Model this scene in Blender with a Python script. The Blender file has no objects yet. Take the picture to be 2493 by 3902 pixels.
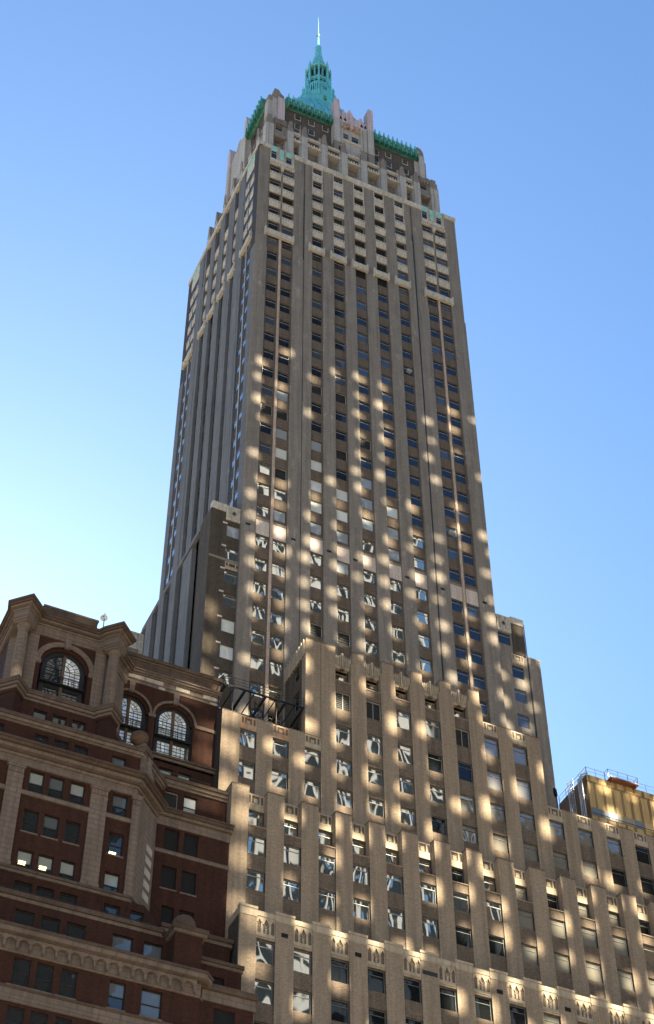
import bpy, math, random
from mathutils import Vector, Matrix

# ------------------------------------------------------------------ camera, sky, sun, exposure
S = bpy.context.scene
COL = S.collection
R = math.radians
cam_d = bpy.data.cameras.new('camera')
cam = bpy.data.objects.new('camera', cam_d)
COL.objects.link(cam)
S.camera = cam
cam_d.sensor_fit = 'VERTICAL'
cam_d.sensor_height = 36.0
cam_d.lens = 36.0 * 6647.76 / 3902.0
cam_d.clip_start = 0.5
cam_d.clip_end = 20000
PITCH, ROLL, YAW = R(47.43926), R(-0.22777), R(25.06026)
fw = Vector((math.sin(YAW) * math.cos(PITCH), math.cos(YAW) * math.cos(PITCH), math.sin(PITCH)))
rt0 = Vector((math.cos(YAW), -math.sin(YAW), 0))
up0 = rt0.cross(fw)
rt = math.cos(ROLL) * rt0 + math.sin(ROLL) * up0
up = -math.sin(ROLL) * rt0 + math.cos(ROLL) * up0
cam.matrix_world = Matrix(((rt.x, up.x, -fw.x, 0), (rt.y, up.y, -fw.y, 0), (rt.z, up.z, -fw.z, 0), (0, 0, 0, 1)))

SKY_EL, SKY_AZ = R(34.0), R(7.5)       # the real sun stands behind the tower, low to the left
W = bpy.data.worlds.new('World')
S.world = W
W.use_nodes = True
nt = W.node_tree
nt.nodes.clear()
sky = nt.nodes.new('ShaderNodeTexSky')
sky.sky_type = 'NISHITA'
sky.sun_disc = False
sky.sun_elevation = SKY_EL
sky.sun_rotation = SKY_AZ
sky.altitude = 0
sky.air_density = 1.0
sky.dust_density = 0.45
sky.ozone_density = 1.0
bg = nt.nodes.new('ShaderNodeBackground')
bg.inputs['Strength'].default_value = 0.05
wo = nt.nodes.new('ShaderNodeOutputWorld')
tint = nt.nodes.new('ShaderNodeMix')          # multiplier dims the sky and turns it bluer, offsetting the raised exposure
tint.data_type = 'RGBA'
tint.blend_type = 'MULTIPLY'
tint.inputs[0].default_value = 1.0
tint.inputs[7].default_value = (0.505, 0.70, 0.86, 1)
nt.links.new(sky.outputs[0], tint.inputs[6])
nt.links.new(tint.outputs[2], bg.inputs['Color'])
nt.links.new(bg.outputs[0], wo.inputs['Surface'])

# the sunlight that reaches the shaded north front is played by this lamp, shining through the pierced screens opposite
# (reversed in Y, as if the sun behind the tower were thrown back by glass)
sun_d = bpy.data.lights.new('sun', 'SUN')
sun_d.energy = 5.0
sun_d.angle = R(0.6)
sun_d.color = (1.0, 0.87, 0.62)
sun = bpy.data.objects.new('sun', sun_d)
COL.objects.link(sun)
trav = Vector((-0.131, 0.743, -0.656)).normalized()
sun.rotation_euler = trav.to_track_quat('-Z', 'Y').to_euler()
sun.location = (60, -60, 300)

S.view_settings.view_transform = 'Standard'
S.view_settings.look = 'None'
S.view_settings.gamma = 1.0
S.view_settings.use_curve_mapping = False
S.view_settings.exposure = 2.55
S.cycles.max_bounces = 6
S.cycles.diffuse_bounces = 3
S.cycles.glossy_bounces = 3
S.cycles.transmission_bounces = 2
S.cycles.caustics_reflective = False
S.cycles.caustics_refractive = False
S.cycles.use_denoising = True
S.cycles.sample_clamp_indirect = 4.0

rnd = random.Random(7)

# ------------------------------------------------------------------ materials
def new_mat(name):
    m = bpy.data.materials.new(name)
    m.use_nodes = True
    n = m.node_tree
    n.nodes.clear()
    out = n.nodes.new('ShaderNodeOutputMaterial')
    p = n.nodes.new('ShaderNodeBsdfPrincipled')
    n.links.new(p.outputs[0], out.inputs[0])
    return m, n, p, out

def N(n, t, **kw):
    x = n.nodes.new(t)
    for k, v in kw.items():
        setattr(x, k, v)
    return x

def pos(n):
    return N(n, 'ShaderNodeNewGeometry').outputs['Position']

def uvz(n):
    """(x+y, z) of the world position: runs along both the street fronts and the side walls"""
    s = N(n, 'ShaderNodeSeparateXYZ')
    n.links.new(pos(n), s.inputs[0])
    a = N(n, 'ShaderNodeMath', operation='ADD')
    n.links.new(s.outputs[0], a.inputs[0]); n.links.new(s.outputs[1], a.inputs[1])
    c = N(n, 'ShaderNodeCombineXYZ')
    n.links.new(a.outputs[0], c.inputs[0]); n.links.new(s.outputs[2], c.inputs[1])
    return c.outputs[0]

def noise(n, vec, scale, detail=4, rough=0.55, dist=0.0):
    x = N(n, 'ShaderNodeTexNoise')
    x.inputs['Scale'].default_value = scale
    x.inputs['Detail'].default_value = detail
    x.inputs['Roughness'].default_value = rough
    x.inputs['Distortion'].default_value = dist
    if vec is not None:
        n.links.new(vec, x.inputs['Vector'])
    return x.outputs[0]

def ramp(n, fac, stops):
    r = N(n, 'ShaderNodeValToRGB')
    e = r.color_ramp.elements
    while len(e) < len(stops):
        e.new(0.5)
    for i, (p_, c) in enumerate(stops):
        e[i].position = p_
        e[i].color = (c[0], c[1], c[2], 1) if isinstance(c, tuple) else (c, c, c, 1)
    n.links.new(fac, r.inputs[0])
    return r.outputs[0]

def mix(n, fac, a, b, mode='MIX'):
    x = N(n, 'ShaderNodeMix', data_type='RGBA', blend_type=mode)
    for i, v in ((0, fac), (6, a), (7, b)):
        if hasattr(v, 'node'):
            n.links.new(v, x.inputs[i])
        elif i == 0:
            x.inputs[0].default_value = v
        else:
            x.inputs[i].default_value = (v[0], v[1], v[2], 1)
    return x.outputs[2]

def stretch(n, vec, sx, sy, sz=1.0):
    m = N(n, 'ShaderNodeMapping')
    m.inputs['Scale'].default_value = (sx, sy, sz)
    n.links.new(vec, m.inputs['Vector'])
    return m.outputs[0]

def masonry(name, c, brick=0.16, stain=(0.5, 0.5, 0.5), stain_amt=0.45, pale=None, pale_amt=0.5, bw=0.22, rh=0.075, rough=0.9, mortar=None, grain=0.18):
    m, n, p, out = new_mat(name)
    v = uvz(n)
    lo = tuple(x * (1 - brick) for x in c); hi = tuple(min(1, x * (1 + brick)) for x in c)
    b = N(n, 'ShaderNodeTexBrick')
    b.inputs['Color1'].default_value = (*lo, 1); b.inputs['Color2'].default_value = (*hi, 1)
    mo = mortar or tuple(x * 0.8 for x in c)
    b.inputs['Mortar'].default_value = (*mo, 1)
    b.inputs['Scale'].default_value = 1.0
    b.inputs['Mortar Size'].default_value = min(bw, rh) * 0.13
    b.inputs['Brick Width'].default_value = bw; b.inputs['Row Height'].default_value = rh
    n.links.new(v, b.inputs['Vector'])
    col = b.outputs['Color']
    g = ramp(n, noise(n, v, 7.0, 6, 0.7), [(0.3, 1 - grain), (0.7, 1 + 0.0)])
    col = mix(n, 1.0, col, g, 'MULTIPLY')
    big = ramp(n, noise(n, v, 0.35, 6, 0.65), [(0.38, 0.0), (0.68, 1.0)])
    f = N(n, 'ShaderNodeMath', operation='MULTIPLY'); f.inputs[1].default_value = stain_amt
    n.links.new(big, f.inputs[0])
    col = mix(n, f.outputs[0], col, tuple(a * s for a, s in zip(c, stain)))
    if pale:
        vs = stretch(n, v, 1.0, 0.35)
        q = ramp(n, noise(n, vs, 0.8, 9, 0.72, 0.6), [(0.58, 0.0), (0.70, 1.0)])
        f2 = N(n, 'ShaderNodeMath', operation='MULTIPLY'); f2.inputs[1].default_value = pale_amt
        n.links.new(q, f2.inputs[0])
        col = mix(n, f2.outputs[0], col, pale)
    # rain streaks and soot, running down
    st = ramp(n, noise(n, stretch(n, v, 1.6, 0.06), 1.0, 7, 0.7, 0.3), [(0.36, 0.72), (0.58, 1.0)])
    col = mix(n, 1.0, col, st, 'MULTIPLY')
    n.links.new(col, p.inputs['Base Color'])
    p.inputs['Roughness'].default_value = rough
    p.inputs['Specular IOR Level'].default_value = 0.2
    bp = N(n, 'ShaderNodeBump'); bp.inputs['Strength'].default_value = 0.35; bp.inputs['Distance'].default_value = 0.02
    n.links.new(noise(n, v, 9.0, 5, 0.7), bp.inputs['Height'])
    n.links.new(bp.outputs[0], p.inputs['Normal'])
    return m

def plain(name, c, rough=0.6, metal=0.0, var=0.2, scale=1.5, spec=0.4):
    m, n, p, out = new_mat(name)
    k = ramp(n, noise(n, pos(n), scale, 5, 0.6), [(0.3, 1 - var), (0.7, 1.0)])
    col = mix(n, 1.0, c, k, 'MULTIPLY')
    n.links.new(col, p.inputs['Base Color'])
    p.inputs['Roughness'].default_value = rough
    p.inputs['Metallic'].default_value = metal
    p.inputs['Specular IOR Level'].default_value = spec
    return m

def glass(name, base, refl, wave=0.0, wscale=0.6, tint=(0.9, 0.95, 1.0), rough=0.02):
    m, n, p, out = new_mat(name)
    n.nodes.remove(p)
    d = N(n, 'ShaderNodeBsdfDiffuse'); d.inputs[0].default_value = (*base, 1)
    g = N(n, 'ShaderNodeBsdfGlossy'); g.inputs[0].default_value = (*tint, 1); g.inputs['Roughness'].default_value = rough
    mx = N(n, 'ShaderNodeMixShader'); mx.inputs[0].default_value = refl
    if wave:
        bp = N(n, 'ShaderNodeBump'); bp.inputs['Strength'].default_value = 1.0; bp.inputs['Distance'].default_value = wave
        v = stretch(n, uvz(n), 1.0, 0.55)
        n.links.new(noise(n, v, wscale, 1.0, 0.4, 0.4), bp.inputs['Height'])
        n.links.new(bp.outputs[0], g.inputs['Normal'])
    n.links.new(d.outputs[0], mx.inputs[1]); n.links.new(g.outputs[0], mx.inputs[2])
    n.links.new(mx.outputs[0], out.inputs[0])
    return m

def emit(name, c, s):
    m, n, p, out = new_mat(name)
    p.inputs['Base Color'].default_value = (*c, 1)
    p.inputs['Emission Color'].default_value = (*c, 1)
    p.inputs['Emission Strength'].default_value = s
    return m

M = {}
M['tower_pier'] = masonry('tower_pier_brick', (0.255, 0.222, 0.19), brick=0.2, stain=(0.62, 0.62, 0.64), pale=(0.40, 0.35, 0.295), pale_amt=0.7)
M['tan_pier'] = masonry('tan_pier_brick', (0.335, 0.26, 0.19), brick=0.22, stain=(0.78, 0.75, 0.72), stain_amt=0.5, pale=(0.41, 0.33, 0.25), pale_amt=0.35, mortar=(0.21, 0.16, 0.115), grain=0.32)
M['spandrel'] = masonry('brown_spandrel_brick', (0.165, 0.125, 0.093), brick=0.3, stain=(0.6, 0.6, 0.6), pale=(0.27, 0.215, 0.16), pale_amt=0.4, grain=0.3)
M['terracotta'] = masonry('cream_terracotta', (0.60, 0.54, 0.45), brick=0.03, stain=(0.62, 0.6, 0.56), stain_amt=0.5, bw=0.75, rh=0.6, rough=0.7, mortar=(0.48, 0.43, 0.36))
M['terracotta_low'] = masonry('buff_terracotta', (0.43, 0.355, 0.265), brick=0.03, stain=(0.62, 0.6, 0.56), stain_amt=0.5, bw=0.75, rh=0.6, rough=0.7, mortar=(0.38, 0.305, 0.22))
M['mullion_stone'] = masonry('pinkish_mullion_stone', (0.50, 0.385, 0.31), brick=0.03, stain=(0.8, 0.8, 0.8), stain_amt=0.4, bw=0.6, rh=1.2)
M['rust_terracotta'] = masonry('rust_streaked_terracotta', (0.42, 0.32, 0.23), brick=0.06, stain=(0.9, 0.5, 0.3), stain_amt=0.8, bw=0.75, rh=0.5, rough=0.7)
M['pink_panel'] = masonry('pale_pink_patched_panel', (0.60, 0.50, 0.44), brick=0.02, stain=(0.85, 0.85, 0.85), stain_amt=0.3, bw=0.5, rh=0.6, mortar=(0.54, 0.45, 0.39))
M['crown_stone'] = masonry('crown_stone', (0.47, 0.44, 0.415), brick=0.05, stain=(0.55, 0.55, 0.55), bw=0.6, rh=0.45, pale=(0.5, 0.46, 0.44), pale_amt=0.4)
M['crown_top'] = masonry('weathered_crown_stone', (0.27, 0.235, 0.205), brick=0.1, stain=(0.6, 0.6, 0.6), bw=0.6, rh=0.45)
M['lilac_stone'] = masonry('pinkish_crown_stone', (0.60, 0.50, 0.53), brick=0.05, stain=(0.75, 0.7, 0.72), bw=0.6, rh=0.45)
M['dark_brick'] = masonry('dark_crown_brick', (0.105, 0.088, 0.075), brick=0.25, stain=(0.6, 0.6, 0.6))
M['side_brick'] = masonry('shade_toned_side_brick', (0.165, 0.165, 0.17), brick=0.15, stain=(0.6, 0.6, 0.62), pale=(0.26, 0.255, 0.255), pale_amt=0.5)  # greyer, darker brick colour that carries the left face's bluish shade
M['side_shade'] = masonry('shade_toned_side_spandrel', (0.062, 0.058, 0.062), brick=0.2, stain=(0.6, 0.6, 0.6))  # shade of the left-hand recesses put into the brick colour
M['wing_brick'] = masonry('dark_wing_brick', (0.088, 0.07, 0.053), brick=0.3, stain=(0.55, 0.55, 0.55), pale=(0.17, 0.14, 0.105), pale_amt=0.4)
M['copper'] = plain('verdigris_copper', (0.13, 0.53, 0.60), 0.55, 0, 0.4, 0.9)
M['copper_dark'] = plain('dark_verdigris_copper', (0.065, 0.27, 0.21), 0.6, 0, 0.5, 1.2)
M['copper_pale'] = plain('pale_verdigris_copper', (0.30, 0.55, 0.49), 0.6, 0, 0.4, 1.2)
M['frame'] = plain('window_frame_metal', (0.13, 0.135, 0.14), 0.5, 0.2, 0.2)
M['frame_pale'] = plain('pale_window_frame', (0.33, 0.33, 0.31), 0.5, 0.1, 0.2)
M['frame_black'] = plain('black_window_frame', (0.012, 0.011, 0.011), 0.5, 0.0, 0.2)
M['navy'] = glass('sky_glass', (0.010, 0.013, 0.022), 0.10, 0.004, 0.8)
M['dimnavy'] = glass('curtained_sky_glass', (0.045, 0.055, 0.075), 0.13, 0.006, 0.8)
M['wavy'] = glass('rippled_old_glass', (0.018, 0.024, 0.025), 0.88, 0.045, 0.36, tint=(1.0, 0.87, 0.68))
M['beige'] = glass('buff_reflection_glass', (0.15, 0.14, 0.115), 0.22, 0.03, 0.7)  # beige base colour stands in for the reflection of a buff building
M['dark'] = glass('dark_glass', (0.006, 0.007, 0.007), 0.06, 0.004, 0.8)
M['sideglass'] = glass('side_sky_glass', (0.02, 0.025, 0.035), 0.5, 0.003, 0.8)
M['blind'] = glass('white_blind_glass', (0.55, 0.56, 0.52), 0.10, 0.01, 0.8)
M['greyblind'] = glass('grey_blind_glass', (0.26, 0.28, 0.29), 0.12, 0.01, 0.8)
M['louvre'] = plain('black_louvre', (0.012, 0.012, 0.011), 0.7, 0, 0.2)
M['slat'] = plain('louvre_slat', (0.05, 0.052, 0.047), 0.6, 0, 0.2)
M['black'] = plain('black_void', (0.004, 0.004, 0.004), 0.9, 0, 0.1)
M['red_brick'] = masonry('red_brick', (0.050, 0.0175, 0.010), brick=0.35, stain=(0.55, 0.5, 0.5), stain_amt=0.5, pale=(0.085, 0.034, 0.019), pale_amt=0.35, mortar=(0.038, 0.02, 0.014))
M['limestone'] = masonry('brown_limestone', (0.185, 0.14, 0.11), brick=0.05, stain=(0.6, 0.58, 0.56), stain_amt=0.6, bw=1.1, rh=0.5, mortar=(0.145, 0.108, 0.085))
M['limestone_dark'] = masonry('dark_limestone', (0.12, 0.082, 0.06), brick=0.08, stain=(0.5, 0.45, 0.42), stain_amt=0.7, bw=1.1, rh=0.42)  # darker brown stone for outer ledge courses, copings and parapets
M['limestone_pale'] = masonry('pale_limestone', (0.46, 0.395, 0.33), brick=0.03, stain=(0.85, 0.85, 0.85), stain_amt=0.3, bw=1.1, rh=0.42)
M['blind_cream'] = glass('cream_shade_glass', (0.24, 0.25, 0.22), 0.08, 0.006, 0.8)
M['dimblind'] = glass('dim_shade_glass', (0.085, 0.095, 0.095), 0.10, 0.006, 0.8)
M['sash'] = glass('sash_glass', (0.014, 0.017, 0.02), 0.12, 0.03, 0.6, tint=(1.0, 0.9, 0.75))
M['bright'] = glass('leaded_white_reflection_glass', (0.80, 0.82, 0.76), 0.45, 0.03, 0.8, tint=(1, 1, 1))  # white base colour paints the reflection of a sunlit wall opposite
M['lamp'] = emit('office_ceiling_lamp', (1.0, 0.72, 0.28), 1.6)
M['gold'] = masonry('gold_corrugated_cladding', (0.66, 0.47, 0.22), brick=0.06, stain=(0.8, 0.75, 0.7), stain_amt=0.4, bw=1.15, rh=30, mortar=(0.28, 0.17, 0.07), rough=0.45)
M['gold_side'] = plain('dark_side_cladding', (0.20, 0.115, 0.055), 0.5, 0.1, 0.3)  # darker brown tone for the enclosure's left side wall
M['steel'] = plain('galvanised_steel', (0.62, 0.63, 0.66), 0.35, 0.6, 0.15)
M['rust'] = plain('rust_painted_steel', (0.22, 0.085, 0.05), 0.6, 0.1, 0.3)
M['bluegrey'] = plain('bluegrey_panel', (0.16, 0.18, 0.20), 0.5, 0.0, 0.2)
M['bluegrey_pale'] = plain('pale_bluegrey_panel', (0.34, 0.37, 0.40), 0.5, 0.0, 0.2)
M['bluegrey_tan'] = plain('tan_grey_panel', (0.30, 0.25, 0.18), 0.5, 0.0, 0.2)
M['black_steel'] = plain('black_painted_steel', (0.012, 0.011, 0.010), 0.5, 0.2, 0.3)
M['pipe'] = plain('dark_downpipe', (0.03, 0.03, 0.03), 0.5, 0.3, 0.3)
M['dish'] = plain('white_dish_paint', (0.72, 0.72, 0.70), 0.5, 0, 0.1)
M['white_wall'] = plain('white_aluminium_cladding', (0.86, 0.84, 0.80), 0.5, 0, 0.1)
M['dark_cladding'] = plain('dark_cladding', (0.020, 0.024, 0.026), 0.5, 0, 0.2)
M['granite'] = plain('dark_granite', (0.07, 0.066, 0.06), 0.8, 0, 0.2)
M['asphalt'] = plain('asphalt', (0.05, 0.05, 0.052), 0.9, 0, 0.3)
M['paving'] = plain('paving_stone', (0.28, 0.26, 0.24), 0.9, 0, 0.3)
M['roofing'] = plain('roof_gravel', (0.12, 0.11, 0.10), 0.95, 0, 0.3)

# ------------------------------------------------------------------ mesh helpers
def FR_front(y0):
    return lambda u, d, z: (u, y0 + d, z)
def FR_left(x0):
    return lambda u, d, z: (x0 + d, u, z)
ID = lambda x, y, z: (x, y, z)

class MB:
    def __init__(s):
        s.v = []; s.f = []; s.mi = []; s.mats = []
    def slot(s, m):
        if m not in s.mats:
            s.mats.append(m)
        return s.mats.index(m)
    def face(s, pts, m):
        i = len(s.v); s.v += [tuple(p) for p in pts]
        s.f.append(tuple(range(i, i + len(pts)))); s.mi.append(s.slot(m))
    def box(s, fr, u0, u1, d0, d1, z0, z1, m):
        i = len(s.v)
        s.v += [fr(u, d, z) for z in (z0, z1) for d in (d0, d1) for u in (u0, u1)]
        k = s.slot(m)
        for q in ((0, 1, 5, 4), (1, 3, 7, 5), (3, 2, 6, 7), (2, 0, 4, 6), (4, 5, 7, 6), (0, 2, 3, 1)):
            s.f.append(tuple(i + a for a in q)); s.mi.append(k)
    def prism(s, fr, poly, d0, d1, m):
        """poly in (u,z) run through depth d0..d1"""
        i = len(s.v); n = len(poly); k = s.slot(m)
        s.v += [fr(u, d0, z) for u, z in poly] + [fr(u, d1, z) for u, z in poly]
        s.f.append(tuple(range(i, i + n))); s.mi.append(k)
        s.f.append(tuple(range(i + 2 * n - 1, i + n - 1, -1))); s.mi.append(k)
        for a in range(n):
            b = (a + 1) % n
            s.f.append((i + a, i + n + a, i + n + b, i + b)); s.mi.append(k)
    def slab(s, poly, z0, z1, m):
        """plan polygon (x,y) raised from z0 to z1"""
        i = len(s.v); n = len(poly); k = s.slot(m)
        s.v += [(x, y, z0) for x, y in poly] + [(x, y, z1) for x, y in poly]
        s.f.append(tuple(range(i + n - 1, i - 1, -1))); s.mi.append(k)
        s.f.append(tuple(range(i + n, i + 2 * n))); s.mi.append(k)
        for a in range(n):
            b = (a + 1) % n
            s.f.append((i + a, i + b, i + n + b, i + n + a)); s.mi.append(k)
    def lathe(s, c, prof, m, n=16, phase=0.0, fl=None):
        """prof: list of (r, z); fl(a)-> radius factor"""
        i = len(s.v); k = s.slot(m)
        for r, z in prof:
            for a in range(n):
                t = phase + 2 * math.pi * a / n
                q = r * (fl(a) if fl else 1)
                s.v.append((c[0] + q * math.cos(t), c[1] + q * math.sin(t), z))
        for j in range(len(prof) - 1):
            for a in range(n):
                b = (a + 1) % n
                s.f.append((i + j * n + a, i + j * n + b, i + (j + 1) * n + b, i + (j + 1) * n + a)); s.mi.append(k)
        s.f.append(tuple(i + (len(prof) - 1) * n + a for a in range(n))); s.mi.append(k)
        s.f.append(tuple(i + a for a in reversed(range(n)))); s.mi.append(k)
    def tube(s, p, q, r, m, n=6):
        p = Vector(p); q = Vector(q); d = (q - p).normalized()
        a = d.orthogonal().normalized(); b = d.cross(a)
        i = len(s.v); k = s.slot(m)
        for c in (p, q):
            for j in range(n):
                t = 2 * math.pi * j / n
                s.v.append(tuple(c + a * r * math.cos(t) + b * r * math.sin(t)))
        for j in range(n):
            s.f.append((i + j, i + (j + 1) % n, i + n + (j + 1) % n, i + n + j)); s.mi.append(k)
        s.f.append(tuple(i + j for j in reversed(range(n)))); s.mi.append(k)
        s.f.append(tuple(i + n + j for j in range(n))); s.mi.append(k)
    def punched(s, fr, u0, u1, z0, z1, d, holes, m, reveal=0.3, mr=None):
        """a wall face at depth d with rectangular holes (ua,ub,za,zb) and reveals going back"""
        hs = [(max(u0, a), min(u1, b), max(z0, c), min(z1, e)) for a, b, c, e in holes if b > u0 and a < u1 and e > z0 and c < z1]
        us = sorted({u0, u1, *[h[0] for h in hs], *[h[1] for h in hs]})
        for a, b in zip(us, us[1:]):
            if b - a < 1e-6: continue
            mid = (a + b) / 2
            cut = sorted([(h[2], h[3]) for h in hs if h[0] < mid < h[1]])
            z = z0
            for c, e in cut + [(z1, z1)]:
                if c > z + 1e-6:
                    s.face([fr(a, d, z), fr(b, d, z), fr(b, d, c), fr(a, d, c)], m)
                z = max(z, e)
        mr = mr or m
        for a, b, c, e in hs:
            e2 = d + reveal
            s.face([fr(a, d, c), fr(a, d, e), fr(a, e2, e), fr(a, e2, c)], mr)
            s.face([fr(b, d, c), fr(b, e2, c), fr(b, e2, e), fr(b, d, e)], mr)
            s.face([fr(a, d, c), fr(a, e2, c), fr(b, e2, c), fr(b, d, c)], mr)
            s.face([fr(a, d, e), fr(b, d, e), fr(b, e2, e), fr(a, e2, e)], mr)
    def build(s, name, parent=None, smooth=False):
        if not s.v:
            return None
        xs = [min(v[i] for v in s.v) for i in range(3)]; xe = [max(v[i] for v in s.v) for i in range(3)]
        c = Vector([(a + b) / 2 for a, b in zip(xs, xe)])
        if parent is None:
            c.z = xs[2]
        me = bpy.data.meshes.new(name)
        me.from_pydata([tuple(Vector(v) - c) for v in s.v], [], s.f)
        for m in s.mats:
            me.materials.append(M[m])
        me.polygons.foreach_set('material_index', s.mi)
        if smooth:
            me.polygons.foreach_set('use_smooth', [True] * len(me.polygons))
        me.update()
        import bmesh as _b
        bm = _b.new(); bm.from_mesh(me); _b.ops.recalc_face_normals(bm, faces=bm.faces); bm.to_mesh(me); bm.free()
        o = bpy.data.objects.new(name, me)
        COL.objects.link(o)
        ORG[o.name] = c
        if parent is not None:
            o.parent = parent
            o.location = c - ORG[parent.name]
        else:
            o.location = c
        return o
ORG = {}

def thing(name, label, cat, loc):
    o = bpy.data.objects.new(name, None)
    COL.objects.link(o)
    o.location = loc
    o.empty_display_size = 1.0
    ORG[o.name] = Vector(loc)
    o['label'] = label; o['category'] = cat
    return o

def tag(o, label, cat, group=None):
    o['label'] = label; o['category'] = cat
    if group: o['group'] = group
    return o

def box_part(name, parent, fr, u0, u1, d0, d1, z0, z1, m):
    b = MB(); b.box(fr, u0, u1, d0, d1, z0, z1, m)
    return b.build(name, parent)

def offset_poly(poly, d):
    """mitred outward offset of a counter-clockwise plan polygon"""
    n = len(poly); out = []
    for i in range(n):
        p0, p1, p2 = Vector(poly[i - 1]), Vector(poly[i]), Vector(poly[(i + 1) % n])
        e1 = (p1 - p0).normalized(); e2 = (p2 - p1).normalized()
        n1 = Vector((e1.y, -e1.x)); n2 = Vector((e2.y, -e2.x))
        b = n1 + n2
        if b.length < 1e-6:
            b = n1
        b.normalize()
        k = d / max(0.35, b.dot(n1))
        out.append(tuple(p1 + b * k))
    return out

# ------------------------------------------------------------------ windows
FRAME_OF = {'blind': 'frame_pale', 'louvre': 'frame_pale', 'dark': 'frame'}
def win_geo(bf, bp, fr, u0, u1, z0, z1, d, kind, fw_=0.06, transom=0.74, mull=False, fine=False):
    """steel window filling u0..u1, z0..z1 at depth d: frame bars into bf, glass into bp"""
    fm = FRAME_OF.get(kind, 'frame')
    if kind == 'black':
        bp.face([fr(u0, d + 0.1, z0), fr(u1, d + 0.1, z0), fr(u1, d + 0.1, z1), fr(u0, d + 0.1, z1)], 'black')
        bf.box(fr, u0, u1, d + 0.02, d + 0.06, z0, z0 + 0.04, 'frame')
        bf.box(fr, u0, u1, d + 0.02, d + 0.06, z1 - 0.04, z1, 'frame')
        return
    f = fw_
    bf.box(fr, u0, u0 + f, d, d + 0.08, z0, z1, fm)
    bf.box(fr, u1 - f, u1, d, d + 0.08, z0, z1, fm)
    bf.box(fr, u0 + f, u1 - f, d, d + 0.08, z0, z0 + f, fm)
    bf.box(fr, u0 + f, u1 - f, d, d + 0.08, z1 - f, z1, fm)
    zt = z0 + (z1 - z0) * transom
    if transom and kind not in ('blind', 'louvre', 'greyblind'):
        bf.box(fr, u0 + f, u1 - f, d + 0.01, d + 0.07, zt - 0.025, zt + 0.025, 'frame_pale' if kind in ('navy', 'wavy', 'dimnavy') else fm)
    if mull:
        um = (u0 + u1) / 2
        bf.box(fr, um - 0.025, um + 0.025, d + 0.015, d + 0.065, z0 + f, z1 - f, fm)
    if kind == 'louvre':
        bp.face([fr(u0, d + 0.12, z0), fr(u1, d + 0.12, z0), fr(u1, d + 0.12, z1), fr(u0, d + 0.12, z1)], 'louvre')
        k = 9 if fine else 5
        for i in range(k):
            z = z0 + f + (z1 - z0 - 2 * f) * (i + 0.5) / k
            bf.box(fr, u0 + f, u1 - f, d + 0.03, d + 0.07, z - 0.02, z + 0.03, 'slat')
        return
    dd = d + 0.055
    # two panes, each very slightly out of true, as old sashes are
    if kind == 'navy' and rnd.random() < 0.2:
        kind = 'dimnavy'
    for za, zb in ((z0, zt), (zt, z1)):
        t = [rnd.uniform(-0.006, 0.006) for _ in range(4)]
        bp.face([fr(u0, dd + t[0], za), fr(u1, dd + t[1], za), fr(u1, dd + t[1], zb), fr(u0, dd + t[0], zb)], kind)

class WinSet:
    """windows as parts of their own until the quota is used, then gathered in one 'stuff' part"""
    def __init__(s, parent, quota):
        s.parent = parent; s.q = quota; s.bf = MB()
    def add(s, fr, u0, u1, z0, z1, d, kind, single=True, **kw):
        if single and s.q > 0:
            s.q -= 1
            bf, bp = MB(), MB()
            win_geo(bf, bp, fr, u0, u1, z0, z1, d, kind, **kw)
            w = bf.build('window', s.parent)
            bp.build('pane', w)
        else:
            win_geo(s.bf, s.bf, fr, u0, u1, z0, z1, d, kind, **kw)
    def done(s):
        o = s.bf.build('window', s.parent)
        if o: o['kind'] = 'stuff'
        return o

GZ = -1.7          # street level (the eye is the origin)
# ------------------------------------------------------------------ ground (below the frame) and the unseen light screens and stone block opposite
def sheet(name, x0, x1, y0, y1, z, m):
    b = MB(); b.face([(x0, y0, z), (x1, y0, z), (x1, y1, z), (x0, y1, z)], m)
    o = b.build(name); o['kind'] = 'structure'; return o
sheet('ground', -6000, 6000, -6000, 6000, GZ - 0.02, 'paving')
sheet('road', -400, 400, 92, 103, GZ - 0.012, 'asphalt')
bmb = MB(); bmb.box(ID, -400, 400, 103, 107, GZ - 0.01, GZ + 0.13, 'paving'); bmb.box(ID, -400, 400, 88, 92, GZ - 0.01, GZ + 0.13, 'paving')
pv = bmb.build('pavement'); pv['kind'] = 'structure'

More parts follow.
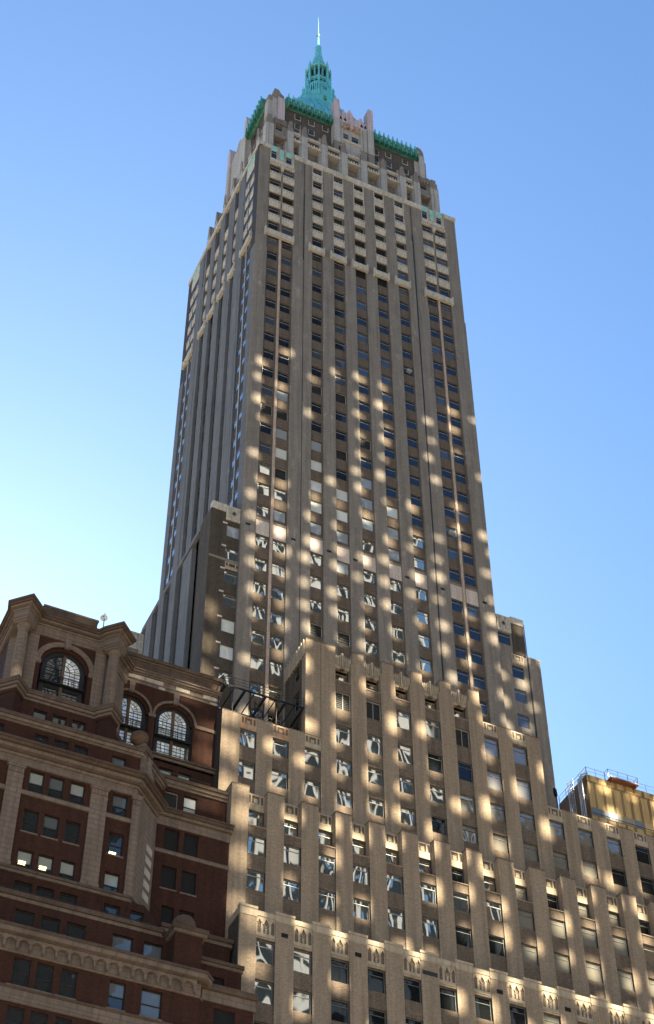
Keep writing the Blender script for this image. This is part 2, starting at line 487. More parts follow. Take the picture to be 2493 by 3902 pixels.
YW1, YW2 = 32.0, -20.0
def opposite_screen():
    """unseen pierced wall for the tall block opposite; its made-up openings throw the light patches"""
    t = thing('opposite_light_screen', 'unseen pierced light screen in place of the tall block opposite the brown skyscraper', 'light screen', (90, YW1, GZ))
    fr = FR_front(YW1)
    holes = []
    r = random.Random(21)
    px, pz = 3.335, 3.95
    z = 146.0
    while z < 256:
        x = 64.6
        row_shift = r.uniform(-0.35, 0.35)
        while x < 118:
            p = 0.95 if z > 200 else 0.76
            if z > 236 - 0.2 * (x - 64):
                p *= 0.6
            if r.random() < p:
                w = r.uniform(0.8, 1.45) if z > 200 else r.uniform(0.8, 1.75); h = r.uniform(0.8, 1.6) if z > 200 else r.uniform(1.2, 2.5)
                cx = x + row_shift + r.uniform(-0.55, 0.55); cz = z + r.uniform(-0.6, 0.6)
                holes.append((cx - w / 2, cx + w / 2, cz - h / 2, cz + h / 2))
            x += px
        z += pz if z < 196 else 3.6
    keep = []
    for h in holes:
        if all(h[1] <= k[0] or h[0] >= k[1] or h[3] <= k[2] or h[2] >= k[3] for k in keep):
            keep.append(h)
    b = MB()
    b.punched(fr, 61, 120, 126, 262, 0, keep, 'dark_cladding', reveal=-0.4)
    b.punched(fr, 61, 120, 126, 262, -0.4, keep, 'dark_cladding', reveal=0.0)
    b.build('wall', t)
    for i in range(18):
        x = 64.6 - 1.67 + px * i
        box_part('column', t, fr, x - .42, x + .42, 0, .5, GZ, 262, 'white_wall')
    z = 120.0
    while z < 262:
        for i in range(17):
            if r.random() < (0.9 if i < 3 and z > 165 else 0.42):
                a = 64.6 - 1.67 + px * i + .42; c = a + px - .84; zz = z - r.uniform(1.6, 2.2); ze = z + r.uniform(.6, 2.2)
                if all(c <= k[0] or a >= k[1] or ze <= k[2] or zz >= k[3] for k in keep):
                    box_part('reflection_panel', t, fr, a, c, 0, .12, zz, ze, 'white_wall')  # added white surfaces that show as bright shapes in the panes
        z += pz
    box_part('upper_light_blocker', t, fr, 61, 104, -1.5, -0.4, 262, 380, 'dark_cladding')  # unseen wall added to keep the lamp off the tower top
opposite_screen()
def rear_screen():  # unseen wall added behind the eye to keep the lamp off the brick building
    t = thing('rear_light_screen', 'unseen granite light screen behind the plaza, pierced to let patches of light through', 'office block', (40, YW2, GZ))
    fr = FR_front(YW2); holes = []
    def beam(x, y, z, w, h):  # opening placed so the lamp strikes the given spot
        k = (y - YW2) / 0.743
        cx, cz = x + 0.131 * k, z + 0.656 * k
        holes.append((cx - w / 2, cx + w / 2, cz - h / 2, cz + h / 2))
    for x, y, z, w, h in ((36.4, 118.6, 111.2, 3.0, 0.7), (40.6, 118.6, 111.3, 3.4, 0.8), (38.2, 118.9, 107.4, 1.0, 1.2), (43.2, 118.9, 107.0, 1.2, 1.2), (43.0, 118.9, 104.3, 1.5, 1.2), (37.6, 118.9, 105.0, 0.8, 1.8), (43.3, 115.9, 98.3, 1.2, 1.6),
                          (42.5, 115.0, 96.3, 2.6, 0.6), (27.0, 115.8, 110.6, 2.2, 0.5), (25.0, 115.8, 105.6, 0.9, 2.2), (23.4, 115.0, 102.8, 1.3, 0.9), (28.6, 115.9, 113.0, 1.6, 0.5), (41.4, 115.9, 98.4, 0.9, 1.0)):
        beam(x, y, z, w, h)
    b = MB()
    for i in range(3):
        for k in range(14):
            beam(45.1 + 1.6 * i + rnd.uniform(-.3, .3), 115, 76 + 4.45 * k + rnd.uniform(-.6, .6), rnd.uniform(.8, 1.4), rnd.uniform(1.1, 2.4))
    b.punched(fr, 28, 72.0, 90, 285, 0, holes, 'granite', reveal=-0.3)
    b.build('wall', t)
    for x in (29, 39.5, 50, 60.5, 71):
        box_part('column', t, fr, x - .6, x + .6, -1.6, -.4, GZ, 100, 'granite')
    for x in (48, 54, 60):
        box_part('reflection_panel', t, fr, x, x + 4.5, 0, .1, 208, 244, 'white_wall')  # added to whiten what the arched panes reflect
rear_screen()
t = thing('stone_block', 'plain buff stone block standing beside the pierced light screen', 'building', (145, 31, GZ))
box_part('wall', t, FR_front(YW1), 121, 175, -12, -0.4, GZ, 185, 'limestone')

# ------------------------------------------------------------------ the skyscraper
SK = thing('skyscraper', 'tan brick setback skyscraper with a green copper pyramid roof and spire', 'skyscraper', (62.8, 112, GZ))
WS = WinSet(SK, 100)
g0 = lambda k: 45.90 + 3.335 * k
g1 = lambda k: 47.58 + 3.335 * k

def terracotta_T(fr, u0, u1, z0, z1, d, m='terracotta_low'):
    """terracotta panel: narrow slot, wide coffer with a raised block, narrow slot, plain course below"""
    b = MB()
    w = u1 - u0; zb = z0 + 0.42 * (z1 - z0); zt_ = z1 - 0.18
    xs = [u0, u0 + .07 * w, u0 + .20 * w, u0 + .29 * w, u0 + .71 * w, u0 + .80 * w, u0 + .93 * w, u1]
    b.box(fr, u0, u1, d + 0.16, d + 0.3, z0, z1, m)
    b.box(fr, u0, u1, d, d + 0.17, z0, zb, m)
    b.box(fr, u0, u1, d, d + 0.17, zt_, z1, m)
    for a, c in ((0, 1), (2, 3), (4, 5), (6, 7)):
        b.box(fr, xs[a], xs[c], d, d + 0.17, zb, zt_, m)
    b.box(fr, xs[3] + .10 * w, xs[4] - .10 * w, d + 0.05, d + 0.17, zb + 0.1, zt_ - 0.28, m)
    return b.build('terracotta_panel', SK)

# --- block nearest the street
yQ = 112.0; fQ = FR_front(yQ)
KQ = 17
rowsQ = [(78.66, 80.80), (75.05, 77.05), (71.4, 73.35), (67.7, 69.7)]
holes = [(g0(k), g1(k), a, b) for k in range(KQ) for a, b in rowsQ]
b = MB()
b.punched(fQ, 44.4, g0(KQ), GZ, 83.2, 0.12, holes, 'spandrel', reveal=0.3)
b.face([(44.4, yQ + .12, GZ), (44.4, 140, GZ), (44.4, 140, 83.2), (44.4, yQ + .12, 83.2)], 'wing_brick')
b.face([(g0(KQ), yQ + .12, GZ), (g0(KQ), 140, GZ), (g0(KQ), 140, 83.2), (g0(KQ), yQ + .12, 83.2)], 'tan_pier')
b.face([(44.4, yQ + .12, 83.2), (g0(KQ), yQ + .12, 83.2), (g0(KQ), 116, 83.2), (44.4, 116, 83.2)], 'roofing')
b.build('wall', SK)
for k in range(-1, KQ):
    a = 44.38 if k < 0 else g1(k)
    c = g0(k + 1)
    b = MB()
    b.box(fQ, a, c, 0, 0.2, GZ, 82.72, 'tan_pier')
    if k < 0:
        b.box(FR_left(44.38), yQ + 0.2, 115.2, 0, 0.05, GZ, 82.72, 'wing_brick')
    b.build('pier', SK)
    b = MB()
    b.box(fQ, a - 0.03, c + 0.03, -0.04, 0.4, 82.72, 83.45, 'terracotta_low')
    b.box(fQ, a - 0.06, c + 0.06, -0.09, 0.4, 83.45, 83.68, 'terracotta_low')
    if k < 0:
        b.box(FR_left(44.34), yQ + 0.4, 115.2, 0, 0.1, 82.72, 83.45, 'terracotta_low')
    b.build('coping', SK)
def niche_panel(k):
    u0, u1 = g0(k), g1(k); w = u1 - u0; m = 'terracotta_low'
    b = MB()
    b.box(fQ, u0, u1, 0.20, 0.34, 80.84, 83.2, m)
    b.box(fQ, u0, u1, 0.07, 0.21, 80.86, 81.38, m)
    b.box(fQ, u0, u1, 0.02, 0.21, 82.95, 83.42, m)
    b.box(fQ, u0 + .06, u1 - .06, 0.0, 0.21, 80.98, 81.05, m)
    cuts = [(0.06, 0.24), (0.36, 0.66), (0.78, 0.96)]
    xs = [0] + [v for c in cuts for v in c] + [1.0]
    for i in range(0, len(xs), 2):
        b.box(fQ, u0 + xs[i] * w, u0 + xs[i + 1] * w, 0.07, 0.21, 81.38, 82.95, m)
    for i, (a, c) in enumerate(cuts):
        a = u0 + a * w; c = u0 + c * w; mid = (a + c) / 2
        zs = 82.25 if i == 1 else 82.42; za = 82.78 if i == 1 else 82.72
        b.prism(fQ, [(a, zs), (mid, za), (mid, 82.95), (a, 82.95)], 0.07, 0.21, m)
        b.prism(fQ, [(mid, za), (c, zs), (c, 82.95), (mid, 82.95)], 0.07, 0.21, m)
        # raised gable moulding over each niche
        b.prism(fQ, [(a - .05, zs - .05), (mid, za + .05), (mid, za - .05), (a, zs - .1)], 0.0, 0.08, m)
        b.prism(fQ, [(mid, za + .05), (c + .05, zs - .05), (c, zs - .1), (mid, za - .05)], 0.0, 0.08, m)
        if i == 1:
            for s_ in (-1, 1):
                b.prism(fQ, [(mid - s_ * .2, 82.2), (mid - s_ * .13, 82.2), (mid + s_ * .2, 81.86), (mid + s_ * .13, 81.86)], 0.05, 0.2, m)
            b.box(fQ, mid - .09, mid + .09, 0.04, 0.2, 81.40, 81.72, m)
            b.prism(fQ, [(mid - .13, 81.72), (mid + .13, 81.72), (mid, 81.9)], 0.02, 0.2, m)
    b.build('terracotta_panel', SK)
for k in range(13):
    niche_panel(k)
kindQ = {0: ['wavy', 'wavy', 'dark', 'dark', 'dark', 'dark', 'dark', 'dark', 'beige', 'beige', 'beige', 'dark'], 1: ['wavy', 'wavy', 'dark', 'dark', 'dark', 'dark', 'dark', 'dark']}
for k in range(KQ):
    for r_, (a, c) in enumerate(rowsQ):
        q = kindQ.get(r_, [])
        kd = q[k] if k < len(q) else 'dark'
        vis = (r_ == 0 and k < 12) or (r_ == 1 and k < 8) or (r_ == 2 and k < 4)
        WS.add(fQ, g0(k) + .02, g1(k) - .02, a, c, 0.28, kd, single=vis, fine=True)
for k, lng in ((0, 0), (2, 0), (4, 1), (6, 0), (8, 0), (10, 0)):
    a, c = (g1(k) + .12, g0(k + 1) - .12) if lng else (g1(k) + .52, g1(k) + 1.12)
    b = MB()
    b.box(fQ, a, c, -0.006, 0.05, 81.42, 81.84, 'black')
    if lng:
        for i in range(4):
            b.box(fQ, a, c, -0.015, 0.0, 81.44 + .1 * i, 81.48 + .1 * i, 'slat')
    b.build('vent', SK)

# --- second block: piers stand up as free pinnacles over a recessed top storey
yP = 114.45; fP = FR_front(yP)
KP = 17
rowsP = [(90.90, 92.87), (87.25, 89.22)]
b = MB()
b.punched(fP, 44.15, g0(KP), 80, 93.85, 0.12, [(g0(k), g1(k), a, c) for k in range(KP) for a, c in rowsP], 'spandrel', reveal=0.3)
b.punched(fP, 44.15, g0(KP), 93.85, 97.9, 0.80, [(g0(k), g1(k), 94.0, 96.0) for k in range(KP)], 'spandrel', reveal=0.3)
b.face([fP(44.15, .12, 93.85), fP(g0(KP), .12, 93.85), fP(g0(KP), .80, 93.85), fP(44.15, .80, 93.85)], 'tan_pier')
b.face([(44.15, yP + .12, 80), (44.15, 140, 80), (44.15, 140, 97.6), (44.15, yP + .12, 97.6)], 'wing_brick')
b.face([(44.15, yP + .8, 97.9), (g0(KP), yP + .8, 97.9), (g0(KP), 119, 97.9), (44.15, 119, 97.9)], 'roofing')
b.build('wall', SK)
for k in range(-1, KP):
    a = 44.12 if k < 0 else g1(k); c = g0(k + 1) if k >= 0 else 45.80
    b = MB()
    b.box(fP, a, c, 0, 0.92 if k >= 0 else 1.6, 80, 97.85, 'tan_pier')
    b.box(fP, a - .02, c + .02, -.025, 0.94 if k >= 0 else 1.62, 97.85, 97.98, 'spandrel')
    b.build('pier', SK)
for k in range(14):
    terracotta_T(fP, g0(k), g1(k), 96.05, 97.85, 0.72)
kP0 = ['wavy'] * 6 + ['dark', 'wavy', 'beige', 'dark', 'beige', 'beige', 'dark', 'dark']
kP1 = ['wavy'] * 7 + ['wavy', 'beige', 'beige', 'beige', 'beige', 'wavy', 'dark', 'dark']
kP2 = ['wavy'] * 6 + ['dark', 'dark', 'beige', 'beige', 'beige', 'beige', 'beige', 'dark', 'dark']
for k in range(14):
    WS.add(fP, g0(k) + .02, g1(k) - .02, 94.0, 96.0, 0.92, kP0[k], single=k < 13)
    b = MB(); b.box(fP, g0(k) - .03, g1(k) + .03, 0.04, 0.82, 93.80, 93.92, 'tan_pier'); b.build('sill', SK)
for k in range(KP):
    for (a, c), kk in zip(rowsP, (kP1, kP2)):
        WS.add(fP, g0(k) + .02, g1(k) - .02, a, c, 0.24, kk[min(k, 14)], single=k < 14)

# --- third block: low wings, a raised centre and one intermediate step to the right
yM = 117.6; fM = FR_front(yM)
KM = 16
def topM(k):
    return 109.0 if k < 3 or k > 9 else (121.4 if k < 8 else 117.65)
rowN = [(105.30, 107.28), (101.60, 103.55), (97.9, 99.85)]
rowC = [(113.42, 115.72), (109.08, 111.38)]
holes = []
for k in range(KM):
    for a, c in rowN: holes.append((g0(k), g1(k), a, c))
    if 3 <= k <= 9:
        for a, c in rowC: holes.append((g0(k), g1(k), a, c))
b = MB()
lo = [h for h in holes if h[3] < 109.0]
b.punched(fM, 44.0, g0(KM), 94, 109.0, 0.12, lo, 'spandrel', reveal=0.3)
hi_ = [h for h in holes if h[3] >= 109.0]
b.punched(fM, 52.6, 72.45, 109.0, 117.1, 0.12, hi_, 'spandrel', reveal=0.3)
b.punched(fM, 72.45, 78.7, 109.0, 117.65, 0.12, hi_, 'spandrel', reveal=0.3)
b.punched(fM, 52.6, 72.45, 117.1, 121.0, 0.72, [(g0(k), g1(k), 117.25, 119.2) for k in range(3, 8)], 'spandrel', reveal=0.3)
b.face([fM(52.6, .12, 117.1), fM(72.45, .12, 117.1), fM(72.45, .72, 117.1), fM(52.6, .72, 117.1)], 'tan_pier')
b.face([(44.0, yM + .12, 94), (44.0, 123.2, 94), (44.0, 123.2, 109), (44.0, yM + .12, 109)], 'wing_brick')
sd = FR_left(52.6)
b.punched(sd, yM + .05, 123.0, 108.6, 121.4, 0.0, [(119.2, 120.6, 113.4, 115.7), (119.2, 120.6, 109.6, 111.6), (119.2, 120.6, 117.3, 119.0)], 'wing_brick', reveal=0.25)
b.face([(72.45, yM + .12, 117), (72.45, 123.2, 117), (72.45, 123.2, 121.2), (72.45, yM + .12, 121.2)], 'tan_pier')
b.face([(78.7, yM + .12, 109), (78.7, 123.2, 109), (78.7, 123.2, 117.6), (78.7, yM + .12, 117.6)], 'tan_pier')
b.face([(44.0, yM + .12, 108.75), (g0(KM), yM + .12, 108.75), (g0(KM), 140, 108.75), (44.0, 140, 108.75)], 'roofing')
b.face([(52.6, yM + .72, 121.0), (72.45, yM + .72, 121.0), (72.45, 123.2, 121.0), (52.6, 123.2, 121.0)], 'roofing')
b.face([(72.45, yM + .12, 117.5), (78.7, yM + .12, 117.5), (78.7, 123.2, 117.5), (72.45, 123.2, 117.5)], 'roofing')
b.build('wall', SK)
for za, zb in ((113.4, 115.7), (109.6, 111.6), (117.3, 119.0)):
    WS.add(sd, 119.2, 120.6, za, zb, 0.2, 'dark', single=False)
b = MB()
for i in range(9):
    y0_ = yM + .15 + i * .58
    b.box(sd, y0_, y0_ + .5, -.10, .1, 119.4 + .1 * (i % 2), 121.15, 'terracotta_low')
    b.box(sd, y0_ + .2, y0_ + .3, -.16, .1, 119.3, 121.5, 'terracotta_low')
b.build('terracotta_panel', SK)
# piers of the third block
for k in range(-1, KM):
    if k == 2:
        # two joined piers over the blank bay between wing and centre
        for a, c in ((52.58, 54.22), (54.27, 55.85)):
            b = MB()
            b.box(fM, a, c, 0, 0.9, 108.9, 121.4, 'tan_pier')
            b.box(fM, a - .01, c + .01, -.02, .92, 121.4, 121.52, 'spandrel')
            b.build('pier', SK)
        b = MB(); b.box(fM, g1(2), g0(3), 0.0, 0.2, 94, 108.9, 'tan_pier'); b.build('pier', SK)
        continue
    a = 44.0 if k < 0 else g1(k); c = g0(k + 1)
    t_ = max(topM(k), topM(k + 1)) if k >= 0 else 109.0
    if k == 1: t_ = 109.0
    b = MB()
    if t_ > 120:
        b.box(fM, a, c, 0, 0.2, 94, 117.1, 'tan_pier')
        b.box(fM, a, c, 0, 0.9, 117.1, 119.55, 'tan_pier')
        b.prism(fM, [(a, 119.55), (c, 119.55), (c - .2, 120.0), (c - .2, 121.4), (a + .2, 121.4), (a + .2, 120.0)], 0.001, 0.9, 'tan_pier')
        b.box(fM, a + .18, c - .18, -.02, .92, 121.4, 121.52, 'spandrel')
    else:
        b.box(fM, a, c, 0, 0.3, 94, t_ - .1, 'tan_pier')
        b.box(fM, a - .01, c + .01, -.02, .32, t_ - .1, t_, 'spandrel')
    b.build('pier', SK)
# fluted crowns over the centre bays
for k in range(3, 8):
    u0, u1 = g0(k) - .12, g1(k) + .12; mid = (u0 + u1) / 2; b = MB()
    b.prism(fM, [(u0 + .25, 118.95), (u1 - .25, 118.95), (u1 - .1, 119.3), (u1 + .18, 119.75), (u1 + .18, 120.62), (u0 - .18, 120.62), (u0 - .18, 119.75), (u0 + .1, 119.3)], 0.30, 0.70, 'terracotta_low')
    for i, uu in enumerate((u0 + .02, u0 + .32, mid - .42, mid + .42, u1 - .32, u1 - .02)):
        b.box(fM, uu - .05, uu + .05, 0.22, 0.35, 119.45 if 0 < i < 5 else 119.8, 120.68, 'terracotta_low')
    b.box(fM, mid - .10, mid + .10, 0.14, 0.5, 119.2, 121.05, 'terracotta_low')
    b.box(fM, mid - .28, mid - .2, 0.18, 0.5, 119.2, 120.75, 'terracotta_low')
    b.box(fM, mid + .2, mid + .28, 0.18, 0.5, 119.2, 120.75, 'terracotta_low')
    b.box(fM, mid - .22, mid + .22, 0.18, 0.5, 118.85, 119.0, 'spandrel')
    b.build('terracotta_panel', SK)
for k in range(3):
    terracotta_T(fM, g0(k), g1(k), 107.34, 108.9, 0.05, 'rust_terracotta' if k < 2 else 'terracotta_low')
for k in range(10, 15):
    terracotta_T(fM, g0(k), g1(k), 107.34, 108.95, 0.05)
for k in (8, 9):
    terracotta_T(fM, g0(k), g1(k), 115.95, 117.6, 0.05)
kN = {0: ['wavy'] * 3 + ['wavy', 'wavy', 'wavy', 'wavy', 'beige', 'beige', 'beige', 'beige', 'beige', 'beige', 'dark', 'dark', 'dark'],
      1: ['wavy'] * 3 + ['wavy', 'wavy', 'wavy', 'dark', 'beige', 'beige', 'beige', 'beige', 'beige', 'dark', 'dark', 'dark', 'dark'], 2: ['dark'] * 16}
kC = {0: {3: 'louvre', 4: 'louvre', 5: 'wavy', 6: 'wavy', 7: 'louvre', 8: 'beige', 9: 'beige'}, 1: {3: 'wavy', 4: 'wavy', 5: 'wavy', 6: 'dark', 7: 'dark', 8: 'beige', 9: 'beige'}}
for k in range(KM):
    for r_, (a, c) in enumerate(rowN):
        WS.add(fM, g0(k) + .02, g1(k) - .02, a, c, 0.24, kN[r_][k], single=(r_ == 1 and k < 12) or (r_ == 0 and k < 14))
for k in range(3, 10):
    for r_, (a, c) in enumerate(rowC):
        WS.add(fM, g0(k) + .02, g1(k) - .02, a, c, 0.24, kC[r_][k], single=True, fine=True, mull=kC[r_][k] == 'louvre')
for k in range(3, 8):
    WS.add(fM, g0(k) + .02, g1(k) - .02, 117.25, 119.2, 0.84, 'wavy', single=False)
    b = MB(); b.box(fM, g0(k) - .03, g1(k) + .03, 0.04, 0.74, 117.06, 117.16, 'tan_pier'); b.build('sill', SK)

# --- the tower shaft
yT = 122.87; fT = FR_front(yT)
zt = lambda n: 217.24 - 3.597 * n if n <= 20 else 140.29 - 3.62 * (n - 21)
WH = 1.85
colsT = {'L1': (48.78, 50.30), 'L2': (50.82, 52.34), 'C1': (55.38, 56.86), 'C2': (58.66, 60.18), 'C3': (61.94, 63.46), 'C4': (65.24, 66.74), 'C5': (68.53, 70.00), 'R1': (73.08, 74.55), 'R2': (75.12, 76.62)}
def last(c): return 29 if c[0] == 'L' else 26
holes = [(u0, u1, zt(n) - WH, zt(n)) for c, (u0, u1) in colsT.items() for n in range(last(c) + 1)]
holes += [(colsT[c][0], colsT[c][1], 219.3, 220.75) for c in ('C1', 'C2', 'C3', 'C4', 'C5')]
b = MB()
b.punched(fT, 46.93, 78.67, 100, 222, 0, holes, 'spandrel', reveal=0.28)
b.face([(78.67, yT, 100), (78.67, 150.1, 100), (78.67, 150.1, 222), (78.67, yT, 222)], 'tower_pier')
b.face([(46.93, 150.1, 100), (78.67, 150.1, 100), (78.67, 150.1, 222), (46.93, 150.1, 222)], 'tower_pier')
b.face([(46.93, yT, 222), (78.67, yT, 222), (78.67, 150.1, 222), (46.93, 150.1, 222)], 'roofing')
b.build('wall', SK)
def pier(u0, u1, z0, z1, d0, m='tower_pier', fr=fT, step=None, d1=0.15):
    b = MB(); b.box(fr, u0, u1, d0, d1, z0, z1 if step is None else step, m)
    if step is not None:
        b.box(fr, u0 + .06, u1 - .06, d0 + .10, d1, step, z1, m)
    return b.build('pier', SK)
pier(46.93, 48.62, 100, 221.2, -0.22, step=195.9)
pier(76.70, 78.67, 100, 221.2, -0.22, step=195.9)
pier(52.42, 54.04, 100, 221.0, -0.17, step=196.2); pier(54.12, 55.30, 100, 221.0, -0.17, step=211.5)
pier(70.06, 71.14, 100, 221.0, -0.17, step=211.5); pier(71.30, 73.00, 100, 221.0, -0.17, step=196.2)
for a, c in ((56.93, 58.58), (60.25, 61.86), (63.53, 65.16), (66.81, 68.45)):
    pier(a, c, 100, 220.9, -0.17, step=212.2 if a < 60 else 211.0)
for a in (50.42, 74.62):
    b = MB(); b.box(fT, a, a + .33, -0.12, 0.1, 100, 199.0, 'mullion_stone'); b.box(fT, a + .04, a + .29, -0.06, 0.1, 200.3, 216.5, 'tower_pier'); b.build('mullion', SK)
for a in (54.08, 71.22):
    b = MB(); b.tube((a, yT - .16, 109), (a, yT - .16, 213), 0.09 if a > 60 else 0.045, 'pipe', 8); b.build('downpipe', SK)
# coping and top alcoves
for a, c, z_ in ((46.88, 48.66, 221.2), (76.66, 78.72, 221.2)):
    box_part('coping', SK, fT, a, c, -.27, .6, z_, 222.15, 'terracotta')
b = MB()
us = [52.40, 55.32, 56.90, 58.62, 60.22, 61.90, 63.50, 65.20, 66.78, 68.49, 70.03, 73.02]
for i, (a, c) in enumerate(zip(us, us[1:])):
    dd = -.22 if i % 2 == 0 else -.14
    b.box(fT, a, c, dd, .6, 220.95 if i % 2 == 0 else 220.78, 222.1 if i % 2 == 0 else 222.25, 'terracotta')
b.build('coping', SK)
for c in ('C1', 'C2', 'C3', 'C4', 'C5'):
    u0, u1 = colsT[c]; b = MB()
    b.box(fT, u0 - .08, u0 + .02, -.10, .1, 213.6, 220.9, 'terracotta'); b.box(fT, u1 - .02, u1 + .08, -.10, .1, 213.6, 220.9, 'terracotta')
    b.box(fT, u0, u1, -.10, .1, 217.4, 218.6, 'terracotta')
    for i in range(5):
        uu = u0 + (u1 - u0) * (i + .5) / 5
        b.box(fT, uu - .13, uu + .13, -.16, .1, 218.5, 219.28 - .1 * (i % 2), 'terracotta')
    b.build('terracotta_panel', SK)
for du in (0, 24.33):
    b = MB()
    hs = [(48.75 + du, 49.62 + du, 219.0, 220.88), (51.08 + du, 51.98 + du, 219.0, 220.6)]
    b.punched(fT, 48.62 + du, 52.42 + du, 218.3, 222.1, -.12, hs, 'terracotta', reveal=.25)
    b.prism(fT, [(48.6 + du, 217.3), (52.44 + du, 217.3), (52.44 + du, 218.0), (50.52 + du, 218.45), (48.6 + du, 218.0)], -.25, .1, 'terracotta')
    for i in range(11):
        uu = 48.75 + du + i * .34
        b.box(fT, uu, uu + .17, -.31, -.2, 217.55, 217.8, 'rust_terracotta')
    b.prism(fT, [(50.3 + du, 217.6), (50.42 + du, 216.3), (50.74 + du, 216.3), (50.86 + du, 217.6)], -.3, .1, 'terracotta')
    b.build('lintel', SK)
    b = MB()
    b.box(fT, 48.68 + du, 49.72 + du, -.2, -.1, 220.95, 222.2, 'copper_pale'); b.box(fT, 51.0 + du, 52.1 + du, -.2, -.1, 220.7, 222.0, 'copper_pale')
    b.prism(fT, [(50.05 + du, 221.9), (50.05 + du, 219.5), (50.4 + du, 219.0), (50.75 + du, 219.5), (50.75 + du, 221.9)], -.22, -.1, 'copper_pale')
    for q in (49.75, 49.95, 50.85, 50.98, 52.2):
        b.box(fT, q + du, q + du + .07, -.26, -.05, 219.0, 222.3, 'terracotta')
    b.build('copper_panel', SK)
    for h in hs:
        WS.add(fT, h[0], h[1], h[2], h[3], -.085, 'navy', single=False)
# cream balcony panels of the upper storeys
def balcony(fr, u0, u1, z0, z1, d, into=None):
    b = into or MB(); w = u1 - u0
    b.box(fr, u0, u1, d, d + .22, z0, z1 - .12, 'terracotta')
    b.box(fr, u0 - .02, u1 + .02, d - .05, d + .22, z1 - .12, z1, 'terracotta')
    n_ = max(2, round(w / .8))
    for i in range(n_):
        a = u0 + w * (i + .14) / n_; c = u0 + w * (i + .86) / n_
        b.box(fr, a, c, d - .035, d, z0 + .25, z1 - .4, 'terracotta')
    for i in range(n_ * 2):
        a = u0 + w * (i + .2) / (n_ * 2)
        b.box(fr, a, a + w * .6 / (n_ * 2), d - .012, d + .02, z1 - .26, z1 - .17, 'black')
    return None if into else b.build('terracotta_panel', SK)
for c, (u0, u1) in colsT.items():
    for n in range(4):
        balcony(fT, u0 - .12, u1 + .12, zt(n + 1) + .06, zt(n) - WH - .02, -.16)
def wide_band(fr, u0, u1, d):
    b = MB(); w = u1 - u0
    b.box(fr, u0 + .12, u1 - .12, d, d + .4, 199.0, 200.15, 'terracotta')
    b.box(fr, u0, u0 + .2, d - .06, d + .4, 198.8, 200.45, 'terracotta'); b.box(fr, u1 - .2, u1, d - .06, d + .4, 198.8, 200.45, 'terracotta')
    n_ = max(2, round(w / 1.0))
    for i in range(n_):
        a = u0 + .2 + (w - .4) * (i + .15) / n_; e = u0 + .2 + (w - .4) * (i + .85) / n_
        b.box(fr, a, e, d - .04, d, 199.25, 199.95, 'terracotta')
    return b.build('terracotta_band', SK)
wide_band(fT, 48.15, 52.45, -.5); wide_band(fT, 72.5, 76.9, -.5)
for c in ('C1', 'C2', 'C3', 'C4', 'C5'):
    wide_band(fT, colsT[c][0] - .72, colsT[c][1] + .2, -.5)
# blank pale panels at the tall storey, with small vents beside them
for c, (u0, u1) in colsT.items():
    b = MB(); b.box(fT, u0 - .04, u1 + .04, -.02, .1, zt(21) + .02, 142.62, 'pink_panel')
    b.box(fT, u0 - .04, u1 + .04, -.06, .1, 142.62, 142.95, 'tower_pier')
    b.build('blank_panel', SK)
for u in (47.43, 52.93, 57.32, 60.61, 67.15, 71.69, 77.12):
    b = MB(); b.box(fT, u, u + .55, -.235 if u < 48 or u > 77 else -.18, 0, 140.95, 141.27, 'black'); b.build('vent', SK)
kT = {}
for n in (1, 3, 4): kT[('C3', n)] = 'black'
for n in (0, 1, 3, 4, 5): kT[('C4', n)] = 'black'
for c, n in (('L1', 2), ('L2', 2), ('C3', 0), ('C3', 5)): kT[(c, n)] = 'black'
for c, n in (('C1', 2), ('C2', 2), ('C3', 2), ('C4', 2), ('C5', 2), ('L2', 18), ('L1', 15), ('L2', 15), ('C3', 15), ('C2', 16), ('C1', 13), ('C2', 13), ('C1', 24), ('C2', 24)): kT[(c, n)] = 'louvre'
for c, n in (('C1', 17), ('C1', 18), ('C2', 18), ('C1', 19), ('C2', 19), ('L2', 17), ('C4', 18)): kT[(c, n)] = 'blind'
for c, n in (('L2', 14), ('L2', 16), ('C1', 16), ('C3', 17), ('C3', 18), ('C3', 19), ('C4', 19), ('C1', 20), ('C2', 20), ('L2', 20), ('C2', 21), ('C4', 20)): kT[(c, n)] = 'greyblind'
for c, n in (('L1', 18), ('L1', 19), ('L2', 19), ('L1', 20), ('C5', 19), ('C5', 20), ('C3', 20)): kT[(c, n)] = 'wavy'
for c, (u0, u1) in colsT.items():
    for n in range(last(c) + 1):
        kd = kT.get((c, n)) or ('wavy' if n >= 21 and c[0] != 'R' else 'navy')
        WS.add(fT, u0 + .02, u1 - .02, zt(n) - WH, zt(n), .10, kd, single=False)
    if c[0] == 'C':
        WS.add(fT, u0, u1, 219.3, 220.75, .14, 'black' if c in ('C3', 'C4') else 'navy', single=False)
for u, z_ in ((69.0, 180.45), (73.4, 151.6)):
    b = MB(); b.box(fT, u, u + .62, -.3, .1, z_ - .42, z_, 'frame_pale'); b.build('air_conditioner', SK)

